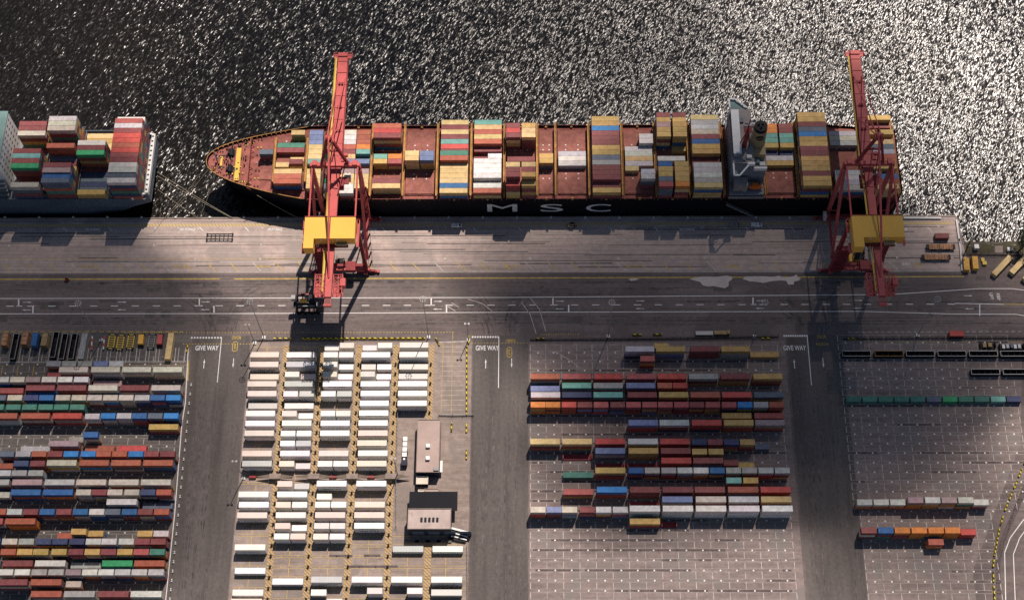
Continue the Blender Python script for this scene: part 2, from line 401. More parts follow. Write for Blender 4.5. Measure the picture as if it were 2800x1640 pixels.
def want(prio, kind, x, y, z, L, H, code, label, group):
    QUEUE.append((prio, kind, x, y, z, L, H, code, label, group))
def place_containers():
    kinds = {}
    for q in sorted(QUEUE, key=lambda q: -q[0]):
        prio, kind, x, y, z, L, H, code, label, group = q
        kinds.setdefault(kind, 0)
        col = jig(PAL[code], .05 if kind == 'reefer' else .12)
        if prio <= 0 or kinds[kind] >= 300:
            MASS.append((x, y, z, L, H, col)); continue
        kinds[kind] += 1
        s = 20 if L < 9 else 40
        me = ME[(2 if s == 40 and rnd.random() < .4 else 1, s)] if kind == 'reefer' else ME[(0, 41 if s == 40 and H > 2.7 else s)]
        nm = {'reefer':'refrigerated_container','short container':'twenty_foot_container','long container':'forty_foot_container'}[kind]
        o = bpy.data.objects.new(nm, me); COL.objects.link(o)
        o.location = (x, y, z); o.color = (*col, 1)
        if rnd.random() < .5: o.rotation_euler = (0, 0, math.pi)
        tag(o, label, kind, group)
    m = MB(); cols = []
    for x, y, z, L, H, col in MASS:
        a, b = L/2, 1.219
        m.box(x-a, x+a, y-b, y+b, z+.02, z+H-.05); cols += [col]*8
    o = m.build('stacked_containers', M['container_stuff'], origin=(0,0,0))
    at = o.data.color_attributes.new('paint', 'FLOAT_COLOR', 'POINT')
    at.data.foreach_set('color', [v for c in cols for v in (*c, 1)])
    tag(o, 'shaded lower containers of the stacks in the yards and on the ships', 'containers', kind='stuff')
    print('containers', kinds, 'mass', len(MASS))
# ---- yards
import re
_pat = re.compile(r'(-?\d+)-(-?\d+)([A-Za-z])(?:@(\d+))?')
BLK = {'L': ('left yard', 4.15, 2.2, 'rcckmmbBnwlgsktgo'), 'R': ('centre yard', 4.15, 3.2, 'rRkmmtugnkt'), 'Q': ('right yard', 4.18, 3.7, 'rbowtmd')}
STACKS = []      # dicts: blk row x y tiers L H code
FLATS = []
for blk, zn, y0, s in YARD:
    zx, zy, sc = ZN[zn]; nm, pitch, ph, pal = BLK[blk]
    for g in _pat.finditer(s):
        a, b, code, yy = g.groups(); yv = float(yy or y0)
        pa, pb, py = zx+float(a)/sc, zx+float(b)/sc, zy+yv/sc
        best = None
        for k in (1, 2, 3):
            Y = gp((pa+pb)/2, py, 2.7*k)[1]; r = round((Y-ph)/pitch); e = abs(Y-ph-r*pitch)
            if best is None or e < best[0]: best = (e, k, r, Y)
        if (zn, y0, code) == ('G', 265, 'm'): best = (0, 2, -19, ph-19*pitch)
        if code in 'FY': best = (0, 1, round((gp((pa+pb)/2, py, 2.4)[1]-ph)/pitch), gp((pa+pb)/2, py, 2.4)[1])
        e, k, r, Y = best
        yn = ph+r*pitch+(Y-ph-r*pitch)*.75         # far edge of the slot
        xa, xb = gp(pa, py, CH*k)[0], gp(pb, py, CH*k)[0]
        L = 12.19 if xb-xa > 9 else 6.06
        d = dict(blk=blk, row=r, x=(xa+xb)/2, y=yn-1.219, k=k, L=L, code=code, H=CHR if code == 'W' else CH)
        (FLATS if code in 'FY' else STACKS).append(d)
for zn, colm, s in REEF:
    zx, zy, sc = ZN[zn]
    for t in s.split():
        yy, rg = t.split(':'); a, b = rg.split('-')
        pa, pb, py = zx+float(a)/sc, zx+float(b)/sc, zy+float(yy)/sc
        best = None
        for k in (1, 2):
            Y = gp((pa+pb)/2, py, CHR*k)[1]; r = round((Y-3.7)/4.43); e = abs(Y-3.7-r*4.43)
            if best is None or e < best[0]: best = (e, k, r, Y)
        e, k, r, Y = best
        xa, xb = gp(pa, py, CHR*k)[0], gp(pb, py, CHR*k)[0]
        L = 12.19 if xb-xa > 9 else 6.06
        code = rnd.choice('WWWWWwwxxv')
        STACKS.append(dict(blk='W', row=r, x=(xa+xb)/2, y=3.7+r*4.43+(Y-3.7-r*4.43)*.5-1.219, k=k, L=L, code=code, H=CHR))
def drop(st):
    """how many metres of the near long side stand free of the next row"""
    top = 0
    for o in STACKS:
        if o['blk'] == st['blk'] and o is not st and abs(o['x']-st['x']) < (o['L']+st['L'])/2-1.5 and 1 < st['y']-o['y'] < 6.5: top = max(top, o['k']*o['H'])
    return max(0, top-3.6)
for blk in 'LRQW':
    rows = sorted({s['row'] for s in STACKS if s['blk'] == blk}, reverse=True)
    for ri, r in enumerate(rows):
        line = sorted([s for s in STACKS if s['blk'] == blk and s['row'] == r], key=lambda s: s['x'])
        for i, s in enumerate(line):
            white = blk == 'W'
            nm = 'white yard' if white else BLK[blk][0]
            kind = 'reefer' if white else ('short container' if s['L'] < 9 else 'long container')
            ln = ('short' if s['L'] < 9 else 'long')
            tone = {'x':'beige white','v':'greyish white'}.get(s['code'],'white')
            what = f'{tone} {ln} refrigerated container' if white else f'{CNAME[s["code"]]} {ln} container'
            pos = f'{nth(i+1)} from the left, {nth(ri+1)} row down, {nm}' if len(line) > 1 else f'alone in the {nth(ri+1)} row down of the {nm}'
            dz = drop(s)
            for t in range(s['k']):
                top = t == s['k']-1
                vis = min(s['H'], max(0, (t+1)*s['H']-dz))
                prio = 100+vis if top else (vis*s['L'] if vis > .9 else 0)
                code = s['code'] if top else ('W' if white else rnd.choice(BLK[blk][3]) if s['code'] != 'W' else 'W')
                if s['code'] in 'oRd' and not top and rnd.random() < .5: code = s['code']
                lv = '' if top and s['k'] == 1 else ('topmost, ' if top else ('at the bottom, ' if t == 0 else 'in the middle, '))
                w2 = what if top else (f'white {ln} refrigerated container' if white else f'{CNAME[code]} {ln} container')
                want(prio, kind, s['x'], s['y'], t*s['H'], s['L'], s['H'], code, f'{w2}, {lv}{pos}', {'L':'containers in the left yard','R':'containers in the centre yard','Q':'containers in the right yard','W':'white containers in the white yard'}[blk])
# ---- flat racks with end walls, lying in the shade of the rows behind
FR = thing('flat_rack', '', 'flat rack', (0,0,0), 'flat racks in the centre yard')
_m = MB(); _m.box(-6.09,6.09,-1.2,1.2,0,.6); _m.build('platform', M['dark_red'], FR)
for sx in (-1, 1):
    _m = MB(); _m.box(*sorted((sx*6.09,sx*5.84)),-1.2,1.2,.6,2.5); _m.build('end_wall', M['red'], FR)
for i, d in enumerate(FLATS):
    lab = ['red flat rack with upright end walls beside the dark stack, upper row', 'red flat rack behind the tan container, lower row', 'red flat rack behind the white containers of the centre yard', 'pinkish red flat rack behind the row of short grey containers', 'short yellow flat rack beside the lone tan container'][:0]
    o = FR if i == 0 else dup(FR, None)
    o.location = (d['x'], d['y'], 0)
    if d['code'] == 'Y': o.scale = (.5, 1, 1)
    o['label'] = {0:'red flat rack, highest up of the five in the centre yard', 1:'red flat rack just behind a tan container, second stack column of the centre yard',
                  2:'red flat rack behind the short blue and grey containers of the centre yard', 3:'red flat rack tucked behind the row of white containers',
                  4:'half length flat rack beside the lone tan container at the near edge'}[i]
# ---------------------------------------------------------------- the black container ship at the quay
YS, PITCH, ZH, WATER = 42.75, 2.515, 14.0, -3.6
ROWN = [YS+(15-r)*PITCH for r in range(16)]           # far edge of row r, row 0 on the water side
# (bay number, x, length, [(first row, tiers, colours far to near)])
BAYS = [
 (1, -109.5, 20, [(6,2,'s')]),
 (2, -99.1, 40, [(4,1,'dm'),(10,2,'ykk')]), (2, -95.9, 20, [(2,2,'y'),(7,1,'y'),(8,2,'m')]), (2, -102.2, 20, [(8,1,'y')]),
 (3, -87.6, 20, [(2,2,'uuuyyya'),(10,2,'yyyy')]), (3, -79.9, 20, [(2,2,'tmyymey'),(10,2,'ymew'),(14,1,'y')]),
 (4, -72.7, 20, [(2,2,'wwwkmyu'),(10,2,'pyyww')]), (4, -66.3, 20, [(2,2,'kkkoa'),(7,1,'d'),(8,2,'u'),(10,2,'pyyy')]),
 (5, -55.3, 40, [(2,4,'kRm'),(12,2,'my')]), (5, -58.4, 20, [(7,2,'at')]), (5, -52.0, 20, [(7,2,'or')]),
 (6, -44.2, 20, [(7,3,'yy')]), (6, -37.6, 20, [(7,3,'uu')]),
 (7, -25.6, 40, [(0,2,'ymymaRm'),(7,3,'dk'),(9,2,'yyyyby')]),
 (8, -10.8, 40, [(0,2,'ayky'),(4,2,'k'),(5,1,'m'),(8,2,'WWWW'),(12,1,'g'),(13,2,'wk')]), (8, -7.6, 20, [(7,2,'W')]), (8, -14.0, 20, [(7,1,'m')]),
 (9, .6, 20, [(2,4,'mRm'),(11,5.5,'ymm'),(14,4.4,'R')]), (9, 7.4, 20, [(2,4,'tyy'),(11,5.5,'ymt'),(14,4.4,'t')]), (9, 4.0, 40, [(7,1,'m')]),
 (10, 15.2, 20, [(7,2,'tt')]),
 (11, 26.7, 40, [(6,1.1,'lwl')]),
 (12, 41.6, 40, [(0,3,'ttBmmmttsgmmm'),(13,2,'mt')]),
 (13, 56.4, 40, [(5,1,'wwyl')]), (13, 59.7, 20, [(3,2,'ww'),(11,3.3,'ll')]), (13, 53.2, 20, [(9,1,'y')]),
 (14, 67.2, 20, [(0,4.1,'mtptt'),(10,4,'bttsr')]), (14, 74.3, 20, [(0,4.1,'mtttt'),(5,1,'t'),(10,4,'tttto')]), (14, 70.8, 40, [(7,1,'w')]),
 (15, 85.7, 40, [(0,3.3,'yglcmbtt'),(8,2,'mm'),(10,3.5,'llwgy')]),
 (16, 115.2, 20, [(1,2,'ooaat'),(6,1,'n')]), (16, 122.1, 20, [(1,2,'mmaat'),(6,1,'n')]), (16, 118.7, 40, [(7,1,'wt')]),
 (17, 132.8, 40, [(0,4,'ttmsBttmmtttmtt')]),
 (18, 147.8, 40, [(2,1.1,'lcl'),(11,2.4,'lwlc')]),
 (19, 162.5, 40, [(0,3,'t'),(1,2,'m'),(2,1,'m'),(4,1,'n'),(5,3,'yslkot'),(12,3,'Bky')]), (19, 166, 20, [(3,3,'t')]), (19, 158.9, 20, [(3,3,'t')]),
]
def stow(spec, rown, zh, ship, first, mix):
    """rown[r]: far edge of row r.  tiers may be fractional: taller boxes"""
    tops = {}
    for bay, x, ln, groups in spec:
        for r0, T, codes in groups:
            for i, c in enumerate(codes): tops[(round(x,1), r0+i)] = (T*2.65, x, 12.19 if ln == 40 else 6.06)
    for bay, x, ln, groups in spec:
        L = 12.19 if ln == 40 else 6.06
        for r0, T, codes in groups:
            for i, code in enumerate(codes):
                r = r0+i; H = T*2.65; n = max(1, round(T)); h = H/n
                if h > 2.95: n += 1; h = H/n
                near = max([t for (xx, rr), (t, x2, l2) in tops.items() if rr == r+1 and abs(x2-x) < (L+l2)/2-1.5] or [0])
                hm = CHR if h > 2.75 else CH
                for t in range(n):
                    z = zh+H-(n-t)*h; top = t == n-1
                    vis = min(h, max(0, z+h-zh-near))
                    prio = 100+vis if top else (vis*L if vis > .9 else 0)
                    cc = code if top else rnd.choice(mix)
                    lv = 'topmost, ' if top and n > 1 else ('' if top else f'{nth(t+1)} tier, ')
                    lng = 'short' if ln == 20 else 'long'
                    half = ''
                    lab = f'{CNAME[cc]} {lng} container, {lv}{nth(r+1)} row from the water, {nth(bay)} bay {first}'
                    twin = [q for q in spec if q[0] == bay and q[2] == ln and q[1] != x]
                    if ln == 20 and twin: lab = f'{CNAME[cc]} short container, {lv}{nth(r+1)} row, {"left" if x < twin[0][1] else "right"} half, {nth(bay)} bay, black ship'
                    want(prio, 'short container' if ln == 20 else 'long container', x, rown[r]-1.219, z, L, hm, cc, lab, 'containers on the '+ship)
stow(BAYS, ROWN, ZH, 'black ship', 'on black ship', 'tmkytmsby')
YC = YS+7.5*PITCH
SHIP = thing('container_ship', 'long black container ship with red deck and white letters on its hull', 'container ship', (20, YC, WATER))
def half(x, bow, B, length=42, stern=None):
    t = (x-bow)/length
    b = B*max(0, min(1, t))**.46 if t < 1 else B
    if stern is not None and x > stern-16: b *= 1-.16*((x-(stern-16))/16)**2
    return b
def hull_mesh(bow, stern, B, zt, zb, yc, sheer=2.0, flare=7.0, n=46, bl=46):
    m = MB(); rings = []
    xs = [bow+(bl*1.15)*(i/18)**1.6 for i in range(19)]
    xs += [xs[-1]+(stern-xs[-1])*(i/8) for i in range(1, 9)]
    for u in (0, .25, .6, 1.0):                     # deck edge -> waterline
        ring = []
        for x in xs:
            sh = sheer*max(0, 1-(x-bow)/38)**1.3
            z = (zt+sh)*(1-u)+zb*u
            fl = flare*(u**.8)*max(0, 1-(x-bow)/(bl*1.6))
            bb = half(x, bow, B, bl, stern)*(1-.30*u*max(0, 1-(x-bow)/(bl*1.3)))
            ring.append((x+fl, bb, z))
        rings.append(ring)
    for s in (1, -1):
        for a, b in zip(rings, rings[1:]):
            for i in range(len(xs)-1):
                m.face([(a[i][0],yc+s*a[i][1],a[i][2]),(a[i+1][0],yc+s*a[i+1][1],a[i+1][2]),(b[i+1][0],yc+s*b[i+1][1],b[i+1][2]),(b[i][0],yc+s*b[i][1],b[i][2])])
    e = [r[-1] for r in rings]
    for a, b in zip(e, e[1:]): m.face([(a[0],yc-a[1],a[2]),(a[0],yc+a[1],a[2]),(b[0],yc+b[1],b[2]),(b[0],yc-b[1],b[2])])
    return m, rings[0]
BOW, STERN, HB = -136.6, 172.0, 19.05
_m, EDGE = hull_mesh(BOW, STERN, HB, 14.2, WATER-.5, YC)
HULL = _m.build('hull', M['hull'], SHIP)
# deck just inside the bulwark: forecastle and main deck
_m = MB()
_xs = [p[0] for p in EDGE]
def edge_b(x):
    for a, b in zip(EDGE, EDGE[1:]):
        if a[0] <= x <= b[0]: return a[1]+(b[1]-a[1])*(x-a[0])/(b[0]-a[0])
    return HB
for a, b in zip(EDGE, EDGE[1:]):
    za, zb = (a[2]-1.2, b[2]-1.2)
    _m.face([(a[0]+.3,YC-a[1]+.35,za),(b[0]+.3,YC-b[1]+.35,zb),(b[0]+.3,YC+b[1]-.35,zb),(a[0]+.3,YC+a[1]-.35,za)])
_m.build('deck', M['deck'], SHIP)
_m = MB()
for s in (-1, 1):
    for a, b in zip(EDGE[:16], EDGE[1:17]): _m.beam((a[0],YC+s*a[1],a[2]+.1),(b[0],YC+s*b[1],b[2]+.1),.24,.2)
_m.build('bulwark_rail', M['rust'], SHIP)
# breakwater wall across the forecastle
_m = MB(); bx = -85.2-34+1.2
_m.beam((-117.5, YC+edge_b(-117.5)-1.2, 14.6), (-117.5, YC-edge_b(-117.5)+1.2, 14.6), .5, 3.6)
for s in (-1, 1):
    for k in range(5): _m.beam((-115.6, YC+s*(3+k*2.7), 13.2), (-117.4, YC+s*(3+k*2.7), 15.8), .18, .3)
_m.build('breakwater', M['deck'], SHIP)
_m = MB(); _m.box(-123.7,-121.6,YC-9.6,YC+7.2,13.9,15.0); _m.box(-130.5,-129.6,YC-2.2,YC+2.6,14.5,15.2); _m.build('deck_locker', M['hand_yellow'], SHIP)
for s in (-1, 1):
    _m = MB(); y = YC+s*4.2+.4
    _m.box(-127.2,-124.4,y-1.8,y+1.8,14.0,14.5); _m.tube((-125.8,y-1.7,15.3),(-125.8,y+1.7,15.3),1.0,10); _m.tube((-125.8,y-s*3,15.2),(-125.8,y+s*5,15.2),.3,8)
    _m.box(-127.6,-126.6,y-.7,y+.7,14.4,15.8); _m.beam((-128.5,y-s*1.2,14.5),(-131.2,YC+s*3,14.8),.5,.4)
    _m.build('windlass', M['black'], SHIP)
    _m = MB()
    for k in range(7):
        x = -133+k*2.6; b = edge_b(x)-2.2
        if b < 2: continue
        for q in (-.5,.5): _m.tube((x+q,YC+s*b,13.9),(x+q,YC+s*b,15.1),.28,8)
        _m.box(x-1,x+1,YC+s*b-.45,YC+s*b+.45,13.7,14.05, 1)
    _m.build('mooring_bitts', [M['black'], M['hand_yellow']], SHIP)
_m = MB()
for k in range(60):
    x = -134+rnd.uniform(0,15.5); b = max(.5, edge_b(x)-1.0); y = YC+rnd.uniform(-b,b); z = 13.2+2.0*max(0,1-(x-BOW)/38)**1.3; w, d, h = rnd.uniform(.2,.7), rnd.uniform(.2,.7), rnd.uniform(.4,1.3)
    _m.box(x-w/2,x+w/2,y-d/2,y+d/2,z-.3,z+h, k % 4)
for x in (-114.5,-113,-87,-88.5):
    for k in range(7): y = YC-12+k*4; _m.box(x-.25,x+.25,y-.3,y+.3,13,14.1, k % 4)
_m.build('deck_fittings', [M['black'],M['hand_yellow'],M['black'],M['steel']], SHIP)['kind'] = 'stuff'
_m = MB()
for k in range(16):
    for s in (-1,1):
        x = -134+k*2.1; b = edge_b(x)-.5; z = 14.2+2*max(0,1-(x-BOW)/38)**1.3
        _m.box(x-.16,x+.16,YC+s*b-.16,YC+s*b+.16,z-1.2,z+.05)
_m.build('bulwark_stay', M['rust'], SHIP)['kind'] = 'stuff'
_m = MB(); _m.tube((-131.8,YC,14.5),(-131.8,YC,24),.35,8,0,.15); _m.tube((-131.8,YC-1.4,21.5),(-131.8,YC+1.4,21.5),.1,6); _m.build('foremast', M['steel'], SHIP)
# hatch covers, one per bay, and the lashing bridges between them
HB_BAYS = [(-109.5,6.2,6,4,11),(-98.9,12.9,12,2,13),(-83.8,13.6,13,1,14),(-69.6,12.6,13,1,14),(-55.3,12.8,13,1,14),(-40.9,12.8,13,1,14),(-25.6,12.8,13,1,14),(-10.8,12.6,13,1,14),(4,12.8,13,1,14),
           (15.2,6.3,13,1,14),(26.7,12.6,13,1,14),(41.6,12.6,13,1,14),(56.4,12.8,13,1,14),(70.8,13.2,13,1,14),(85.7,13,13,1,14),(118.7,12.8,13,1,14),(132.8,12.8,13,1,14),(147.8,12.6,13,1,14),(162.5,12.6,13,1,14)]
for x, L, nr, r0, r1 in HB_BAYS:
    _m = MB(); ya, yb = ROWN[r1]+.25, ROWN[r0]-.25
    n = 3; w = (yb-ya)/n
    for k in range(n): _m.box(x-L/2,x+L/2,ya+k*w+.06,ya+(k+1)*w-.06,13.05,13.93)
    _m.box(x-L/2-.2,x+L/2+.2,ya-.35,ya-.1,12.9,13.6); _m.box(x-L/2-.2,x+L/2+.2,yb+.1,yb+.35,12.9,13.6)
    for k in range(r1-r0+1):                       # container sockets
        for dx in (-L/2+.6, -.35, .35, L/2-.6):
            yy = ya+(yb-ya)*k/(r1-r0)
            if L > 7 or abs(dx) > 1: _m.box(x+dx-.16,x+dx+.16,yy-.14,yy+.14,13.93,14.05, 1)
    for a in (-.22, .22):
        for k in (3, 4, 9, 10):
            if k < r1-r0: _m.box(x+a*L-.3,x+a*L+.3,ya+(yb-ya)*k/(r1-r0)-.3,ya+(yb-ya)*k/(r1-r0)+.3,13.93,14.1, 2)
    _m.build('hatch_cover', [M['hatch'], M['rust'], M['pale']], SHIP)
_m0 = None
gaps = []
for a, b in zip(HB_BAYS, HB_BAYS[1:]):
    g = ((a[0]+a[1]/2)+(b[0]-b[1]/2))/2
    if 93 < g < 112: continue
    gaps.append((g, a[3] if a[2] < 13 else 0))
for g, r0 in gaps+[(78.4,0),(93.2,0),(111.5,0),(169.6,0)][1:]:
    _m = MB(); ya, yb = YS+.2, YS+15*PITCH-.2
    if r0: ya, yb = ROWN[12], ROWN[3]
    zt = 17.2
    for dx in (-.45, .45): _m.beam((g+dx,ya,zt),(g+dx,yb,zt),.12,.18)
    _m.box(g-.42,g+.42,ya,yb,zt-.5,zt-.42)
    n = 15
    for k in range(n+1):
        y = ya+(yb-ya)*k/n
        _m.box(g-.14,g+.14,y-.12,y+.12,13,zt-.5)
        for dx in (-.45, .45): _m.tube((g+dx,y,zt-.5),(g+dx,y,zt+.75),.05,5)
    for dx in (-.45, .45): _m.beam((g+dx,ya,zt+.75),(g+dx,yb,zt+.75),.09,.09)
    for k in range(0, n, 3):
        y = ya+(yb-ya)*k/n; _m.beam((g,y,13.2),(g,y+PITCH,zt-.5),.14,.14)
    _m.build('lashing_bridge', M['rust'], SHIP)
# near side walkway rail with posts between the bays
_m = MB()
for x, L, nr, r0, r1 in HB_BAYS[2:]:
    for y in (YS-.15, YS+15*PITCH+.15):
        _m.beam((x-L/2,y,14.35),(x+L/2,y,14.35),.16,.2)
        for k in range(4): _m.box(x-L/2+k*L/3-.12,x-L/2+k*L/3+.12,y-.12,y+.12,12.9,14.3)
        _m.box(x-.5,x+.5,y-.05 if y < YC else y-.9,y+.9 if y < YC else y+.05,12.9,14.0, 1)
_m.build('side_rail', [M['hatch'], M['rust']], SHIP)
# letters on the near side
def text_mesh(body, size, depth=.02, space=1.0):
    cu = bpy.data.curves.new('lettering', 'FONT'); cu.body = body; cu.size = size; cu.extrude = depth; cu.align_x = 'CENTER'; cu.align_y = 'CENTER'; cu.space_character = space
    cu.offset = .035*size/2 if size < 3 else .02
    ob = bpy.data.objects.new('lettering', cu); COL.objects.link(ob)
    dg = bpy.context.evaluated_depsgraph_get(); dg.update()
    me = bpy.data.meshes.new_from_object(ob.evaluated_get(dg)); bpy.data.objects.remove(ob); return me
def solid_text(name, body, size, mat, mtx, parent=None, fit=None):
    me = text_mesh(body, size)
    xs = [v.co.x for v in me.vertices]; ys = [v.co.y for v in me.vertices]
    cx, cy = (min(xs)+max(xs))/2, (min(ys)+max(ys))/2
    fx = fit[0]/(max(xs)-min(xs)) if fit else 1; fy = fit[1]/(max(ys)-min(ys)) if fit else 1
    for v in me.vertices: v.co.x = (v.co.x-cx)*fx; v.co.y = (v.co.y-cy)*fy
    me.transform(mtx); me.materials.clear(); me.materials.append(mat)
    ob = bpy.data.objects.new(name, me); COL.objects.link(ob)
    if parent is not None:
        o = parent_origin(parent); me.transform(Matrix.Translation((-o[0],-o[1],-o[2]))); ob.parent = parent
    return ob
def on_side(x, y, z): return Matrix.Translation((x, y, z)) @ Matrix.Rotation(math.pi/2, 4, 'X')
def on_ground(x, y, z, rz=0): return Matrix.Translation((x, y, z)) @ Matrix.Rotation(rz, 4, 'Z')
for ch, pa, pb in (('M',1333,1414),('S',1478,1540),('C',1602,1671)):
    ysd = YC-HB-.05
    xa, xb = [ (p-1400)*.1635 for p in (pa, pb)]
    # level of the letters on the side plane
    def at_side(px, py):
        z = 5.0
        for _ in range(30):
            g = gp(px, py, z); z += (ysd-g[1])/-.55
        return gp(px, py, z)
    A, Bq = at_side(pa, 578.6), at_side(pb, 558.6)
    solid_text('letter', ch, 8, M['white'], on_side((A[0]+Bq[0])/2, ysd, (A[2]+Bq[2])/2), SHIP, (Bq[0]-A[0], Bq[2]-A[2]))
# accommodation block, bridge, funnel
AC = MB(); AC.box(95.5,110.5,YS+.4,YS+37.3,13,17.0); AC.box(95.5,110.5,YS+6,YS+33.5,17.0,20.0)
AC.box(95.5,104.2,49,76,20.0,33.6); AC.box(104.2,110.4,49,70,20.0,29.0)
ACC = AC.build('accommodation', M['ship_grey'], SHIP)
_m = MB(); _m.box(95.2,104.6,48.6,76.4,33.6,33.9); _m.box(104.6,110.6,48.6,70.4,29.0,29.3); _m.box(97,103,44,48.2,17,23); _m.build('upper_deck', M['ship_deck'], ACC)
for z in (22.2, 25, 27.8, 30.6):
    for k in range(9): _m = MB(); _m.box(95.42,95.5,51+k*2.7,52.1+k*2.7,z,z+.9); _m.build('window', M['glass'], ACC)
_m = MB(); _m.box(95.6,99.0,51.5,74.6,33.9,36.3); BR = _m.build('bridge', M['ship_grey'], SHIP)
_m = MB(); _m.box(95.5,95.6,52,74,34.7,35.7); _m.build('window', M['glass'], BR)
_m = MB(); _m.box(95.5,98.9,52,74.2,36.3,36.6); _m.build('bridge_roof', M['white'], BR)
for s in (1, -1):
    y0, y1 = (76.4, YS+38.2) if s > 0 else (48.6, YS-.5)
    _m = MB()
    _m.prism([(95.4,y0),(97.6,y1),(95.4,y1)] if s < 0 else [(95.4,y0),(103,y0),(97.6,y1),(95.4,y1)], 33.4, 33.8)
    W = _m.build('bridge_wing', M['ship_teal'], SHIP)
    _m = MB()
    for p, q in (((95.4,y0),(95.4,y1)),((95.4,y1),(97.8,y1)),((97.8,y1),(103,y0))): _m.beam((*p,34.7),(*q,34.7),.65,.4)
    for k in range(5): _m.tube((95.4,y0+(y1-y0)*k/4,33.8),(95.4,y0+(y1-y0)*k/4,34.7),.08,5)
    _m.build('wing_rail', M['white'], W)
_m = MB(); _m.box(103,109.8,53.5,66.5,29.3,33); _m.tube((106.6,60.2,33),(106.6,60.2,43.5),3.4,18,0,2.9); FU = _m.build('funnel', M['funnel'], SHIP)
_m = MB(); _m.tube((106.6,60.2,43.5),(106.6,60.2,45.4),2.95,18,0,2.8)
for a, b in ((-.9,.6),(.8,.7),(0,-1)): _m.tube((106.6+a,60.2+b,45.2),(106.6+a,60.2+b,46.6),.45,8)
_m.build('funnel_top', M['black'], FU)
_m = MB(); _m.tube((106.6,57.9,40.2),(106.6,56.7,40.2),1.55,14); EM = _m.build('emblem', M['black'], FU)
_m = MB()
for r, t in ((1.15,.14),(.6,.12)):
    for k in range(20):
        a, b = 2*math.pi*k/20, 2*math.pi*(k+1)/20
        if r < 1 and k in (8,9,10,11): continue
        _m.beam((106.6+math.cos(a)*r,56.66,40.2+math.sin(a)*r),(106.6+math.cos(b)*r,56.66,40.2+math.sin(b)*r),t,t)
_m.build('emblem_ring', M['funnel'], FU)
_m = MB(); _m.beam((100.6,57.2,33.9),(100.6,57.0,47),1.9,1.7,0,1.0,1.0); _m.beam((100.6,57,47),(100.6,57,55.5),.7,.7,0,.35,.35)
_m.tube((98.4,57,49.6),(102.8,57,49.6),.35,6); _m.box(98.9,102.3,56,58.2,46.6,46.9); _m.tube((98.7,57.5,51.6),(102.5,56.6,51.6),.28,6)
for s in (-1,1): _m.beam((100.6+s*2.4,57.4,33.9),(100.6+s*.5,57,45),.4,.4)
_m.build('mast', M['dark_red'], SHIP)
_m = MB(); _m.box(101.6,102.2,57.8,58.6,36,46); _m.tube((100.9,56.2,52),(100.9,56.2,53),.5,8); _m.build('mast_fitting', M['white'], SHIP)
_m = MB()
for k,(x,y,w,d,h) in enumerate(((99.8,70,2.4,2.2,.9),(102.0,66,1.6,3,.6),(102.4,51.5,2.2,1.6,1.2),(100.2,50.2,1.2,1.2,.8),(105.5,52,3.6,2.2,1.4),(108.6,50.6,2.4,1.8,1.0),(108.8,68.2,2,2,.8),(106,68.4,1.4,1.4,1.3))): _m.box(x-w/2,x+w/2,y-d/2,y+d/2,(33.9 if x < 104 else 29.3),(33.9 if x < 104 else 29.3)+h, k % 3)
_m.build('deck_locker', [M['hull_blue'],M['ship_teal'],M['pale']], ACC)
_m = MB(); _m.box(104.8,110.3,47.6,48.5,29.2,31.2); _m.box(101.5,104.6,47.4,48.5,33.5,35.2); _m.build('white_screen', M['white'], ACC)
_m = MB()
pts = [(103.2,0),(104.2,.95),(106.2,1.25),(108.4,1.2),(109.6,.5)]
ly = 45.6
_rr = [[(x, ly+b*math.cos(t), 19.2+1.5*b/1.25*math.sin(t)) for t in [2*math.pi*k/10 for k in range(10)]] for x, b in [(102.6,.15)]+pts[1:]+[(110.0,.2)]]
for a, b in zip(_rr, _rr[1:]):
    for k in range(10): _m.face([a[k],a[(k+1)%10],b[(k+1)%10],b[k]])
_m.face(_rr[0]); _m.face(_rr[-1][::-1]); _m.box(105,107.4,ly-.7,ly+.7,20.4,21.0)
LB = _m.build('lifeboat', M['orange'], SHIP)
_m = MB()
for x in (103.9,108.8): _m.beam((x,47.6,17),(x,46.2,22),.35,.5); _m.beam((x,46.2,22),(x,44.2,21.6),.3,.4)
_m.build('davit', M['steel'], LB)
_m = MB(); _m.beam((95.2,YS-.2,14.8),(110.6,YS-.2,14.8),.3,1.6); _m.tube((109.4,44.4,17),(109.4,48,17.4),.6,8); _m.build('deck_house_rail', M['ship_deck'], ACC)
_m = MB()
for x in (97,99.4): _m.tube((x,44.2,17),(x,44.2,18),.6,10); _m.box(x+.9,x+1.5,43.4,45,17,17.9)
_m.build('winch', M['steel'], ACC)
